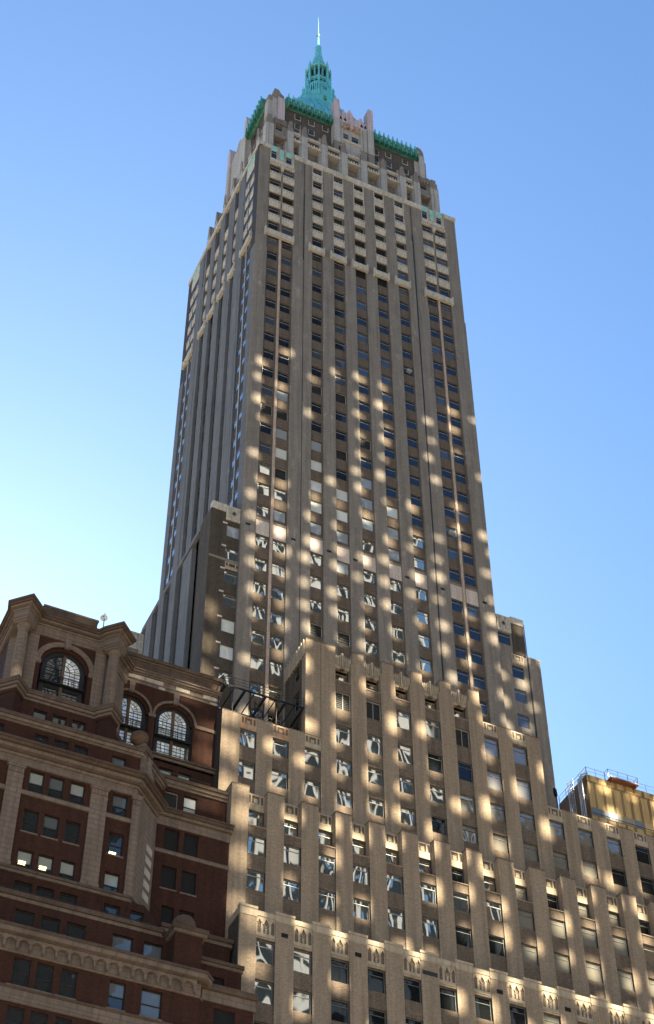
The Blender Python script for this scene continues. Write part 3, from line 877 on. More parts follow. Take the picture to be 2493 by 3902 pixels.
# left side of the shaft
fL = FR_left(46.93)
colsS = [(124.35, 125.62), (126.0, 127.27), (130.2, 131.5), (133.85, 135.4), (137.4, 139.2), (141.0, 142.5), (145.5, 146.9), (147.3, 148.5)]
deep = lambda i: 2 <= i <= 5
b = MB()
hs = [(u0, u1, zt(n) - WH, zt(n)) for i, (u0, u1) in enumerate(colsS) if not deep(i) for n in range(28)]
hd = [(u0, u1, zt(n) - WH, zt(n)) for i, (u0, u1) in enumerate(colsS) if deep(i) for n in range(28)]
b.punched(fL, yT, 129.0, 100, 222, .012, hs, 'side_shade', reveal=.25)
b.punched(fL, 129.0, 143.5, 100, 222, .32, hd, 'side_shade', reveal=.25)
b.punched(fL, 143.5, 150.1, 100, 222, .012, hs, 'side_shade', reveal=.25)
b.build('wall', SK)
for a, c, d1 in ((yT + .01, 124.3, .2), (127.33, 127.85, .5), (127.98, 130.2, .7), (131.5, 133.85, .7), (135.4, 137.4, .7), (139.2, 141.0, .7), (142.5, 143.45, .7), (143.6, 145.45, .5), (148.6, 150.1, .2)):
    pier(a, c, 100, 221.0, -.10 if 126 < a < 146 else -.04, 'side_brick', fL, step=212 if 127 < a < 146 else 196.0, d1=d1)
for a in (125.70, 146.98):
    b = MB(); b.box(fL, a, a + .22, -.03, .15, 100, 199, 'crown_stone'); b.build('mullion', SK)
for a in (127.92, 143.53):
    b = MB(); b.tube((46.9, a, 109), (46.9, a, 213), .05, 'pipe', 8); b.build('downpipe', SK)
box_part('coping', SK, fL, yT - .26, 150.15, -.14, .5, 221.2, 222.15, 'terracotta')
for a, c in ((124.4, 127.2), (145.5, 148.5)):
    box_part('copper_panel', SK, fL, a, c, -.02, .3, 219.6, 221.2, 'copper_pale')
    box_part('lintel', SK, fL, a, c, -.06, .3, 217.5, 219.6, 'terracotta')
bal = MB()
for i, (u0, u1) in enumerate(colsS):
    for n in range(4):
        balcony(fL, u0 - .05, u1 + .05, zt(n + 1) + .06, zt(n) - WH - .02, -.02 if not deep(i) else .10, bal)
    for n in range(28):
        kd = 'sideglass' if not deep(i) or n in (0, 1) or (i, n) in ((2, 6), (2, 11), (2, 13), (3, 20), (2, 7), (2, 8)) else 'dark'
        WS.add(fL, u0 + .02, u1 - .02, zt(n) - WH, zt(n), .03 if not deep(i) else .38, kd, single=False)
bal.build('terracotta_panel', SK)['kind'] = 'stuff'
wide_band(fL, 124.0, 127.7, -.3); wide_band(fL, 145.0, 148.9, -.3)
for u0, u1 in colsS[2:6]:
    wide_band(fL, u0 - .6, u1 + .4, -.3)

# shoulders of the shaft
yS = 123.12; fS = FR_front(yS)
b = MB()
hs = [(79.08, 80.64, 135.95, 137.75)] + [(80.45, 81.98, z_ - 1.85, z_) for z_ in (133.08, 129.55, 125.90, 122.25, 118.6)]
b.punched(fS, 78.6, 82.5, 134.85, 140.4, 0, hs[:1], 'tower_pier', reveal=.25)
b.punched(fS, 78.6, 84.2, 100, 134.85, 0, hs[1:], 'tower_pier', reveal=.25)
for x, z0_, z1_ in ((82.5, 134.8, 140.4), (84.2, 100, 134.9)):
    b.face([(x, yS, z0_), (x, 146, z0_), (x, 146, z1_), (x, yS, z1_)], 'tower_pier')
b.face([(78.6, yS, 140.3), (82.5, yS, 140.3), (82.5, 146, 140.3), (78.6, 146, 140.3)], 'roofing')
b.face([(82.4, yS, 134.8), (84.2, yS, 134.8), (84.2, 146, 134.8), (82.4, 146, 134.8)], 'roofing')
b.build('wall', SK)
for h in hs:
    WS.add(fS, h[0], h[1], h[2], h[3], .08, 'navy', single=False)
b = MB(); b.box(fS, 80.86, 82.5, -.12, .1, 134.86, 140.5, 'wing_brick'); b.box(fS, 80.84, 82.54, -.16, .3, 139.6, 140.62, 'terracotta'); b.build('pier', SK)
b = MB(); b.box(fS, 82.7, 84.2, -.12, .1, 100, 134.86, 'tower_pier'); b.box(fS, 82.68, 84.24, -.14, .3, 134.86, 134.98, 'terracotta'); b.build('pier', SK)
b = MB(); b.tube((82.62, yS - .06, 109), (82.62, yS - .06, 140), .05, 'pipe', 8); b.build('downpipe', SK)
def diamond_panel(fr, u0, u1, z0, z1, d):
    b = MB(); mid = (u0 + u1) / 2; w = u1 - u0
    b.box(fr, u0, u1, d, d + .2, z0, z0 + .32, 'terracotta'); b.box(fr, u0, u1, d + .1, d + .2, z0 + .3, z1, 'terracotta')
    b.box(fr, u0, u1, d + .02, d + .2, z1 - .2, z1, 'terracotta')
    for q in (.0, .26, .66, .92):
        b.box(fr, u0 + q * w, u0 + (q + .08) * w, d, d + .15, z0 + .3, z1 - .2, 'terracotta')
    zc = (z0 + z1) / 2 + .1
    b.prism(fr, [(mid - .28, zc), (mid, zc - .42), (mid + .28, zc), (mid, zc + .42)], d + .03, d + .12, 'crown_top')
    b.prism(fr, [(mid - .14, zc), (mid, zc - .22), (mid + .14, zc), (mid, zc + .22)], d - .01, d + .1, 'black')
    return b.build('terracotta_panel', SK)
diamond_panel(fS, 79.02, 80.82, 137.9, 140.4, -.12)
terracotta_T(fS, 80.5, 82.06, 133.3, 134.75, -.10)
fSl = FR_front(123.05)
hs = [(45.40, 47.0, z_ - 1.85, z_) for z_ in (140.45, 136.85, 133.38, 129.88, 126.2, 122.5, 118.9)]
b = MB()
b.punched(fSl, 43.65, 47.05, 100, 143.2, 0, hs, 'wing_brick', reveal=.22)
fW = FR_left(43.65)
hw = [(131.5, 133.0, z_ - 1.85, z_) for z_ in (136.2, 132.5, 128.9, 125.3, 121.7)]
b.punched(fW, 128.5, 145, 100, 142.4, .25, hw, 'side_shade', reveal=.2)
b.face([fW(123.05, 0, 100), fW(126.3, 0, 100), fW(126.3, 0, 143.1), fW(123.05, 0, 143.1)], 'wing_brick')
b.face([fW(126.3, .5, 100), fW(128.5, .5, 100), fW(128.5, .5, 143.1), fW(126.3, .5, 143.1)], 'wing_brick')
b.face([(43.65, 123.05, 142.3), (47.05, 123.05, 142.3), (47.05, 145, 142.3), (43.65, 145, 142.3)], 'roofing')
b.build('wall', SK)
for a, c, m_, top in ((122.98, 126.2, 'wing_brick', 142.28), (128.5, 131.3, 'side_brick', 141.0), (133.3, 135.2, 'side_brick', 141.6), (137.2, 139.0, 'side_brick', 141.6), (141.0, 143.0, 'side_brick', 141.6)):
    b = MB(); b.box(fW, a, c, -.22, .3, 100, top, m_); b.build('pier', SK)
box_part('coping', SK, fSl, 43.55, 45.2, -.1, .6, 142.3, 143.45, 'terracotta')
box_part('coping', SK, FR_left(43.55), 123.7, 145, 0, .4, 142.0, 142.75, 'side_brick')
b = MB()
b.box(FR_left(43.50), 122.96, 126.3, -.02, .2, 134.6, 134.95, 'tower_pier')
b.box(fSl, 43.49, 47.1, -.10, .1, 134.62, 134.95, 'tower_pier')
b.build('belt', SK)
diamond_panel(fSl, 45.22, 47.08, 141.1, 143.35, -.15)
terracotta_T(fSl, 45.42, 47.02, 133.5, 134.6, -.05)
box_part('penthouse', SK, FR_front(124.6), 44.3, 46.9, 0, 6, 142.3, 145.2, 'wing_brick')
kS = ['greyblind', 'wavy', 'wavy', 'wavy', 'blind', 'blind', 'wavy']
for h, kd in zip(hs, kS):
    WS.add(fSl, h[0], h[1], h[2], h[3], .1, kd, single=False)
    b = MB(); b.box(fSl, h[0] - .5, h[0] + .02, -.05, .05, h[3] - .02, h[3] + .2, 'pink_panel'); b.build('lintel_stone', SK)
for h in hw:
    WS.add(fW, h[0], h[1], h[2], h[3], .28, 'sideglass', single=False)
# rear wing seen beyond the brick building
fB = FR_front(150.0)
b = MB(); b.box(fB, 42.4, 46.6, .2, 8, 100, 146.9, 'tower_pier'); b.build('wall', SK)
for a in (42.3, 45.0):
    box_part('pier', SK, fB, a, a + 1, -.1, .4, 143.6, 147.25, 'terracotta')
diamond_panel(fB, 43.3, 45.0, 144.2, 146.9, -.02)
# ------------------------------------------------------------------ crown of the skyscraper
def fin(fr, u0, u1, z0, zsh, z1, d0, d1, top='crown_top', base='crown_stone'):
    """stone fin pier with a stepped, darker head"""
    b = MB()
    b.box(fr, u0, u1, d0, d1, z0, zsh, base)
    w = u1 - u0
    b.prism(fr, [(u0, zsh), (u1, zsh), (u1, zsh + .5), (u1 - .22 * w, zsh + 1.3), (u1 - .25 * w, z1 - .4), (u0 + .5 * w, z1), (u0 + .22 * w, z1 - .5), (u0, zsh + 1.6)], d0 + .001, d1, top)
    b.box(fr, u0 - .22, u0, d0 + .35, d1, z0, zsh + 2.0, base)
    return b.build('fin', SK)
yC = 124.35; fC = FR_front(yC)
b = MB()
hs = [(53.0, 54.0, 229.7, 231.2), (55.4, 57.3, 229.9, 231.3), (58.7, 60.6, 229.9, 231.3), (62.0, 63.9, 229.9, 231.3), (65.3, 67.2, 229.9, 231.3), (68.5, 70.5, 229.9, 231.3), (71.8, 73.0, 229.7, 231.2)]
lo_ = [(49.95, 51.1, 224.4, 227.4), (53.0, 54.0, 225.0, 228.0), (55.45, 56.9, 224.4, 227.6), (58.75, 60.2, 224.4, 227.6), (62.05, 63.5, 224.4, 227.6), (65.35, 66.8, 224.4, 227.6), (68.6, 70.1, 224.4, 227.6), (71.85, 73.0, 225.0, 228.0), (74.3, 75.4, 224.6, 227.4)]
b.punched(fC, 49.2, 76.6, 222, 229.2, 1.25, lo_, 'crown_top', reveal=.2)
b.punched(fC, 51.9, 74.1, 229.2, 231.9, .45, hs, 'crown_stone', reveal=.2)
b.punched(fC, 49.2, 51.95, 229.2, 233.6, .30, [(50.05, 51.15, 230.7, 232.1)], 'crown_top', reveal=.3)
b.punched(fC, 74.05, 76.6, 229.2, 233.6, .30, [(74.3, 75.4, 230.6, 232.1)], 'crown_top', reveal=.3)
fCl = FR_left(48.4)
b.punched(fCl, yC, 148.8, 222, 231.9, .6, [(u, u + 1.4, 224.5, 227.6) for u in (128.6, 131.6, 135.0, 138.2, 141.6)], 'crown_stone', reveal=.2)
b.face([(77.3, yC, 222), (77.3, 148.8, 222), (77.3, 148.8, 231.9), (77.3, yC, 231.9)], 'crown_stone')
b.face([(48.9, 148.8, 222), (77.3, 148.8, 222), (77.3, 148.8, 231.9), (48.9, 148.8, 231.9)], 'crown_stone')
b.face([(48.7, yC + .45, 231.8), (77.3, yC + .45, 231.8), (77.3, 148.8, 231.8), (48.7, 148.8, 231.8)], 'roofing')
b.build('wall', SK)
for h in lo_:
    WS.add(fC, h[0], h[1], h[2], h[3], 1.35, 'navy', single=False)
for h in hs + [(50.05, 51.15, 230.7, 232.1), (74.3, 75.4, 230.6, 232.1)]:
    WS.add(fC, h[0], h[1], h[2], h[3], .52, 'navy', single=False)
for u in (128.6, 131.6, 135.0, 138.2, 141.6):
    WS.add(fCl, u, u + 1.4, 224.5, 227.6, .7, 'sideglass', single=False)
for a, c in ((52.95, 54.15), (55.25, 57.45), (58.6, 60.75), (61.9, 64.05), (65.2, 67.35), (68.45, 70.6), (71.7, 73.05)):
    b = MB()
    b.box(fC, a, c, .10, 1.26, 229.15, 229.62, 'terracotta')
    n_ = int((c - a) / .4)
    for i in range(n_):
        q = a + (c - a) * (i + .2) / n_
        b.box(fC, q, q + .2, .06, .3, 229.62, 229.95 - .1 * (i % 2), 'terracotta')
    b.build('balcony_beam', SK)
    box_part('lintel', SK, fC, a, c, .25, .9, 231.45, 232.0, 'terracotta')
for a, c in ((49.7, 51.95), (74.1, 76.0)):
    box_part('balcony_beam', SK, fC, a, c, .1, 1.26, 228.5, 229.3, 'crown_top')
for a, c in ((49.8, 51.9), (74.2, 76.2)):
    b = MB()
    b.prism(fC, [(a, 232.5), (c, 232.5), (c, 233.5), (c - .4, 234.1), (a + .6, 233.7), (a, 234.2)], .15, .6, 'crown_top')
    for i in range(4):
        b.box(fC, a + .2 + .5 * i, a + .38 + .5 * i, .05, .3, 232.1, 233.6, 'crown_top')
    b.build('parapet', SK)
for a, c in ((51.92, 52.92), (54.22, 55.24), (57.5, 58.54), (60.8, 61.84), (64.1, 65.12), (67.40, 68.42), (70.66, 71.68), (73.08, 74.10)):
    fin(fC, a, c, 222, 231.3, 234.4, 0, 1.3)
# corner piers of this stage
for a, c in ((48.4, 49.66), (75.95, 77.3)):
    b = MB()
    b.box(fC, a, c, 0, 1.3, 222, 231.4, 'crown_stone')
    b.box(fC, a + .1, c - .1, .1, 1.3, 231.4, 233.2, 'crown_top'); b.box(fC, a + .3, c - .25, .2, 1.3, 233.2, 234.3, 'crown_top')
    b.box(fC, a + .45, a + .52, -.04, .1, 222, 231.4, 'crown_top')
    b.build('pier', SK)
for u in (127.2, 130.2, 133.6, 136.8, 140.2, 143.6, 146.6):
    fin(fCl, u, u + 1.0, 222, 231.3, 234.6, 0, 1.2)

# upper dark stage
yU = 125.6; fU = FR_front(yU); fUl = FR_left(49.0)
b = MB()
hs = [(53.66, 54.56, 238.05, 239.4), (55.95, 56.87, 238.05, 239.4), (53.66, 54.5, 235.2, 236.6), (55.93, 56.85, 235.2, 236.6), (58.3, 59.2, 238.05, 239.3), (67.0, 67.9, 237.2, 238.5), (69.15, 70.03, 237.9, 239.1), (72.09, 72.97, 237.9, 239.1), (67.0, 67.9, 235.0, 236.4), (69.15, 70.03, 235.0, 236.4), (72.1, 72.97, 235.0, 236.4)]
b.punched(fU, 49.6, 75.6, 231.5, 241.8, .2, hs, 'dark_brick', reveal=.2)
b.punched(fUl, yU + .2, 141, 231.5, 241.8, .4, [(u, u + .9, 238.0, 239.3) for u in (129.4, 131.2)], 'dark_brick', reveal=.2)
b.face([(75.6, yU + .2, 231), (75.6, 141, 231), (75.6, 141, 241.8), (75.6, yU + .2, 241.8)], 'dark_brick')
b.face([(49.4, 141, 231), (75.6, 141, 231), (75.6, 141, 241.8), (49.4, 141, 241.8)], 'dark_brick')
b.face([(49.4, yU + .2, 241.8), (75.6, yU + .2, 241.8), (75.6, 141, 241.8), (49.4, 141, 241.8)], 'copper_dark')
b.build('wall', SK)
for h in hs:
    WS.add(fU, h[0], h[1], h[2], h[3], .27, 'navy', single=False)
    bb = MB()
    bb.box(fU, h[0] - .08, h[0], .12, .3, h[2] - .1, h[3], 'crown_stone'); bb.box(fU, h[1], h[1] + .08, .12, .3, h[2] - .1, h[3], 'crown_stone'); bb.box(fU, h[0] - .08, h[1] + .08, .08, .3, h[2] - .12, h[2], 'crown_stone')
    bb.build('surround', SK)
# corner turrets
def turret(poly_u, fr, d0):
    pass
for a, c, s_ in ((49.0, 51.78, 1), (74.15, 76.0, -1)):
    b = MB()
    if s_ > 0:
        b.box(fU, 49.0, 49.75, .1, 1.2, 231.5, 240.6, 'crown_stone'); b.box(fU, 49.75, 50.55, -.1, 1.2, 231.5, 241.6, 'crown_stone'); b.box(fU, 50.6, 51.74, -.28, 1.2, 231.5, 241.9, 'lilac_stone')
        b.box(fU, 49.1, 49.9, .0, 1.4, 240.6, 242.0, 'crown_top')
        b.prism(fU, [(49.9, 241.4), (51.7, 241.8), (51.62, 242.9), (51.15, 243.3), (50.7, 244.3), (50.0, 244.35), (49.9, 243.0)], -.12, 1.4, 'crown_top')
    else:
        b.box(fU, 74.15, 74.82, .0, 1.2, 231.5, 239.9, 'crown_stone'); b.box(fU, 74.86, 75.86, -.22, 1.2, 231.5, 241.8, 'crown_stone'); b.box(fU, 75.86, 76.2, .1, 1.4, 231.5, 240.6, 'crown_top')
        b.prism(fU, [(74.6, 241.7), (75.9, 241.7), (75.8, 243.2), (75.45, 244.0), (74.9, 244.3), (74.5, 243.9)], -.10, 1.4, 'crown_top')
    b.build('turret', SK)
b = MB()
for y, z_ in ((133.1, 247.4), (139.9, 247.8)):
    b.box(fUl, y, y + 1.05, -.5, 1.5, 231.5, 241.7, 'crown_stone')
    b.prism(fUl, [(y, 241.7), (y + 1.05, 241.7), (y + 1.05, z_ - 1.6), (y + .8, z_ - .9), (y + .52, z_), (y + .25, z_ - .8), (y, z_ - 1.4)], -.5, 1.5, 'lilac_stone')
b.prism(fUl, [(134.1, 231.5), (139.9, 231.5), (139.9, 243.2), (138.2, 243.6), (137.1, 245.2), (136.6, 245.2), (135.6, 243.8), (134.1, 243.2)], -.15, 4.0, 'crown_stone')
b.build('dormer', SK)
# copper eaves with antefixes
def eave(fr, u0, u1, name='copper_eave'):
    b = MB()
    prof = [(.22, 240.15), (-.15, 240.35), (-.5, 240.8), (-.62, 241.9), (-.45, 242.3), (.6, 242.4), (.6, 240.15)]
    i0 = len(b.v)
    n = len(prof)
    for u in (u0, u1):
        for d, z in prof: b.v.append(fr(u, d, z))
    k = b.slot('copper_dark')
    for a in range(n):
        c = (a + 1) % n
        b.f.append((i0 + a, i0 + c, i0 + n + c, i0 + n + a)); b.mi.append(k)
    b.f.append(tuple(range(i0, i0 + n))); b.mi.append(k); b.f.append(tuple(range(i0 + 2 * n - 1, i0 + n - 1, -1))); b.mi.append(k)
    num = int((u1 - u0) / .78)
    for i in range(num):
        uc = u0 + (u1 - u0) * (i + .5) / num
        # corbel leaf
        b.prism(fr, [(uc - .17, 240.5), (uc, 239.75), (uc + .17, 240.5), (uc + .2, 241.2), (uc, 242.3), (uc - .2, 241.2)], -.74, -.1, 'copper_dark')
        b.box(fr, uc + .30, uc + .48, -.67, -.5, 241.3, 241.9, 'copper_pale')
        b.prism(fr, [(uc + .25, 240.5), (uc + .39, 240.1), (uc + .53, 240.5), (uc + .45, 241.0), (uc + .33, 241.0)], -.66, -.2, 'copper_dark')
        # spike
        b.prism(fr, [(uc - .2, 242.25), (uc + .2, 242.25), (uc + .05, 243.5), (uc, 243.7)], -.6, -.3, 'copper')
    b.box(fr, u0, u1, -.5, .6, 242.3, 242.5, 'copper')
    return b.build(name, SK)
eave(fU, 51.85, 59.75); eave(fU, 66.7, 74.55)
eave(fUl, 126.9, 133.1)
# roof
cx, cy = 62.5, 136.55
b = MB()
def ring(a, z):
    k = min(a * .85, 4.4)
    return [(cx - a, cy - a * .85, z), (cx + a, cy - a * .85, z), (cx + a, cy + k, z), (cx - a, cy + k, z)]
prof = [(11.9, 242.2), (7.6, 252.0), (3.2, 262.4), (2.6, 265.0)]
rings = [ring(a, z) for a, z in prof]
for r0, r1 in zip(rings, rings[1:]):
    for i in range(4):
        j = (i + 1) % 4
        b.face([r0[i], r0[j], r1[j], r1[i]], 'copper')
b.build('copper_roof', SK)
roof = bpy.data.objects.get('copper_roof')
b = MB()
for side in (0,):
    for i in range(-8, 9):
        t_ = i / 8.6
        # standing seams run straight up the slope and die into the hips
        pts = []
        for a, z in prof[:3]:
            e = 11.9 * t_
            if abs(e) > a - .05: break
            if side == 0: pts.append(Vector((cx + e, cy - a * .85, z)))
            elif side == 1: pts.append(Vector((cx + a, cy + e * .85, z)))
            elif side == 2: pts.append(Vector((cx + e, cy + a * .85, z)))
            else: pts.append(Vector((cx - a, cy + e * .85, z)))
        e = abs(11.9 * t_)
        # end exactly on the hip
        if len(pts) < 3 and len(pts) > 0:
            (a0, z0_), (a1, z1_) = prof[len(pts) - 1], prof[len(pts)]
            a = max(e, a1); q = (a0 - a) / (a0 - a1); z = z0_ + (z1_ - z0_) * q
            e_ = 11.9 * t_
            pts.append(Vector({0: (cx + e_, cy - a * .85, z), 1: (cx + a, cy + e_ * .85, z), 2: (cx + e_, cy + a * .85, z), 3: (cx - a, cy + e_ * .85, z)}[side]))
        for p, q in zip(pts, pts[1:]):
            b.tube(p, q, .26, 'copper', 4)
b.build('roof_seam', roof)
# gabled dormer in the middle of the front
b = MB()
fG = FR_front(124.75)
hs = [(61.47, 62.33, 236.6, 238.45), (62.95, 64.1, 236.8, 238.5)]
b.punched(fG, 60.75, 65.6, 231.5, 241.5, .35, hs, 'crown_stone', reveal=.25)
for a, c, z_ in ((59.78, 60.76, 247.6), (65.58, 66.6, 248.2)):
    b.box(fG, a, c, -.12, 1.2, 234.6, 241.7, 'crown_stone')
    b.box(fG, a + .001, c - .001, -.119, 1.2, 241.72, z_ - .9, 'lilac_stone')
    b.prism(fG, [(a, z_ - .9), (c, z_ - .9), (c - .1, z_ - .2), (a + .6, z_), (a + .2, z_)], -.118, 1.2, 'lilac_stone')
    b.box(fG, a - .02, c + .02, -.05, 1.2, 231.5, 234.6, 'crown_top')
b.box(fG, 60.80, 61.4, .1, .5, 235.0, 241.5, 'crown_stone'); b.box(fG, 64.4, 65.5, .1, .5, 235.0, 241.5, 'crown_stone')
b.box(fG, 64.75, 64.83, .05, .2, 235.0, 241.0, 'crown_top')
b.box(fG, 62.42, 62.86, .2, .5, 236.3, 238.6, 'crown_stone')
b.box(fG, 61.4, 64.4, .15, .5, 236.0, 236.55, 'terracotta')
# pediment mouldings and stepped top
b.prism(fG, [(61.2, 239.4), (62.75, 240.3), (64.35, 239.4), (64.35, 239.9), (62.75, 241.0), (61.2, 239.9)], -.1, .5, 'rust_terracotta')
b.box(fG, 62.55, 62.95, -.2, .5, 239.8, 244.5, 'lilac_stone')
b.prism(fG, [(60.75, 241.5), (65.6, 241.5), (65.6, 243.4), (64.9, 243.6), (64.7, 244.6), (64.35, 244.6), (64.1, 243.5), (63.0, 244.4), (62.7, 245.9), (62.5, 245.9), (62.2, 244.5), (61.8, 244.3), (61.6, 245.2), (61.35, 245.2), (61.2, 244.0), (60.75, 243.6)], .1, 1.0, 'lilac_stone')
for uc in (60.98, 61.75, 64.6, 65.25):
    b.prism(fG, [(uc - .22, 242.0), (uc + .22, 242.0), (uc, 242.9)], .0, .1, 'black')
b.box(fG, 59.8, 60.3, .8, 6, 236, 243, 'copper_dark'); b.box(fG, 66.0, 66.5, .8, 6, 236, 243, 'copper_dark')
b.prism(fG, [(60.0, 236), (66.4, 236), (66.4, 243.2), (63.2, 245.2), (60.0, 243.2)], 1.0, 5.0, 'copper')
dorm = b.build('dormer', SK)
for h in hs:
    WS.add(fG, h[0], h[1], h[2], h[3], .42, 'navy', single=False)
# lantern and spire
ph = math.pi / 8
b = MB()
b.lathe((cx, cy), [(2.9, 263.0), (2.95, 266.0), (2.85, 268.2), (2.55, 268.8), (2.4, 270.6)], 'copper', 8, ph)
b.lathe((cx, cy), [(1.9, 270.2), (1.9, 276.6), (1.75, 277.2)], 'copper', 8, ph)
b.lathe((cx, cy), [(1.75, 277.1), (1.5, 278.6), (1.2, 280.3), (.92, 281.7), (.70, 283.0), (.58, 284.2)], 'copper', 12, ph)
b.lathe((cx, cy), [(.58, 284.2), (.62, 284.5), (.56, 284.7), (.56, 286.2), (.60, 286.4), (.36, 286.9), (.30, 287.2)], 'copper', 12, ph)
lan = b.build('lantern', SK)
b = MB()
for i in range(8):
    t_ = ph + i * math.pi / 4
    for rr, z0_, z1_, s_ in ((2.12, 269.2, 278.4, .22), (2.62, 265.5, 271.6, .25), (2.95, 264.5, 269.2, .17)):
        x, y = cx + rr * math.cos(t_), cy + rr * math.sin(t_)
        b.lathe((x, y), [(s_, z0_), (s_, z1_ - 1.0), (s_ * 1.25, z1_ - .9), (s_ * .8, z1_ - .6), (.03, z1_ + .5)], 'copper', 4, t_ + math.pi / 4)
    t2 = t_ + math.pi / 8
    rr = 1.88 * math.cos(math.pi / 8)
    ca, sa = math.cos(t2), math.sin(t2)
    fr = lambda u, d, z, ca=ca, sa=sa, rr=rr: (cx + (rr - d) * ca - u * sa, cy + (rr - d) * sa + u * ca, z)
    # paired openings, the ribbed drum under them, gablets over them
    for u in (-.42, .42):
        b.box(fr, u - .24, u + .24, -.03, .05, 273.6, 275.8, 'black')
        b.prism(fr, [(u - .33, 275.9), (u + .33, 275.9), (u, 277.2)], -.3, .05, 'copper_dark')
        b.box(fr, u - .25, u + .25, -.04, .05, 270.7, 272.1, 'black')
    b.box(fr, -.06, .06, -.2, .05, 270.4, 277.0, 'copper')
    b.box(fr, -.75, .75, -.34, .05, 276.7, 277.0, 'copper_pale'); b.box(fr, -.75, .75, -.25, .05, 272.4, 272.9, 'copper')
    b.box(fr, -.7, .7, -.32, .05, 272.9, 273.1, 'copper_dark')
    for u in (-.75, -.38, 0, .38, .75):
        b.box(fr, u - .08, u + .08, -1.05, -.5, 264.8, 269.0 + (.6 if u == 0 else 0), 'copper')
    b.box(fr, -.28, -.1, -.95, -.7, 266.8, 268.0, 'black'); b.box(fr, .1, .28, -.95, -.7, 266.8, 268.0, 'black')
    x, y = cx + 1.8 * ca, cy + 1.8 * sa
    b.lathe((x, y), [(.14, 276.8), (.14, 278.2), (.02, 279.3)], 'copper', 4, t2)
    b.lathe((cx + 2.8 * math.cos(t2), cy + 2.8 * math.sin(t2)), [(.25, 263.4), (.3, 264.2), (.1, 264.9)], 'copper_dark', 6)
b.build('tracery', lan)
b = MB()
b.lathe((cx, cy), [(.26, 287.0), (.20, 288.2), (.13, 290.4), (.13, 290.6)], 'copper', 8)
b.lathe((cx, cy), [(.08, 290.4), (.27, 290.7), (.34, 291.05), (.27, 291.4), (.08, 291.7)], 'copper_dark', 10)
b.lathe((cx, cy), [(.10, 291.6), (.075, 294.0), (.045, 297.0), (.02, 298.2)], 'copper_dark', 6)
b.tube((cx - .9, cy, 285.2), (cx, cy, 285.2), .03, 'copper', 4)
b.build('spire', SK)
WS.done()
# ------------------------------------------------------------------ the brick building on the left
BB = thing('brick_building', 'dark red brick building with limestone cornices and tall arched top windows', 'building', (30, 107, GZ))
XR = 44.06
def sash(u0, u1, z0, z1, fr, d, upper='sash', lower='sash', lamp=False):
    """double-hung sash window: frame (a part) with panes and, where lit, a lamp as sub-parts"""
    bf, bp = MB(), MB()
    f = .09; zm = z0 + (z1 - z0) * .47
    for a, c, e, g in ((u0, u0 + f, z0, z1), (u1 - f, u1, z0, z1)):
        bf.box(fr, a, c, d, d + .1, e, g, 'frame_black')
    for e, g in ((z0, z0 + f), (zm - .04, zm + .04), (z1 - f, z1)):
        bf.box(fr, u0 + f, u1 - f, d, d + .1, e, g, 'frame_black')
    t = [rnd.uniform(-.012, .012) for _ in range(4)]
    bp.face([fr(u0 + f, d + .06 + t[0], z0 + f), fr(u1 - f, d + .06 + t[1], z0 + f), fr(u1 - f, d + .06, zm), fr(u0 + f, d + .06, zm)], lower)
    bp.face([fr(u0 + f, d + .05, zm), fr(u1 - f, d + .05, zm), fr(u1 - f, d + .05 + t[2], z1 - f), fr(u0 + f, d + .05 + t[3], z1 - f)], upper)
    w = bf.build('window', BB)
    bp.build('pane', w)
    if lamp:
        bl = MB()
        for i in range(3):
            a = u0 + .2 + .2 * i
            bl.prism(fr, [(a, z0 + lamp), (a + .16, z0 + lamp), (a + .2, z0 + lamp + .3), (a + .04, z0 + lamp + .3)], d + .015, d + .05, 'lamp')
        bl.build('ceiling_light', w)
    return w
def sill(fr, u0, u1, z, d=-.08):
    b = MB(); b.box(fr, u0 - .08, u1 + .08, d, .2, z - .12, z, 'limestone'); return b.build('sill', BB)

U3 = [(25.36, 26.62), (27.06, 28.32), (28.88, 30.12)]
US = (32.56, 33.84)
UL = (21.5, 22.75)
# front block: (plane, z0, z1, splay start, wing plane)
def front_level(y, z0, z1, holes, xr, yw, m='red_brick', x0=8.0):
    fr = FR_front(y); b = MB()
    b.punched(fr, x0, xr, z0, z1, 0, holes, m, reveal=.32)
    b.face([(xr, y, z0), (xr + (yw - y), yw, z0), (xr + (yw - y), yw, z1), (xr, y, z1)], m)
    b.face([(x0, y, z0), (x0, 140, z0), (x0, 140, z1), (x0, y, z1)], m)
    b.face([(x0, y, z1), (xr, y, z1), (xr + yw - y, yw, z1), (xr + yw - y, 140, z1), (x0, 140, z1)], 'roofing')
    b.build('wall', BB)
    return fr
def wing_level(y, z0, z1, holes, m='red_brick', x0=33.5):
    fr = FR_front(y); b = MB()
    b.punched(fr, x0, XR, z0, z1, 0, holes, m, reveal=.32)
    b.face([(XR, y, z0), (XR, 140, z0), (XR, 140, z1), (XR, y, z1)], m)
    b.face([(x0, y, z1), (XR, y, z1), (XR, 140, z1), (x0, 140, z1)], 'roofing')
    b.build('wall', BB)
    return fr
def rowh(us, z0, z1): return [(a, c, z0, z1) for a, c in us]

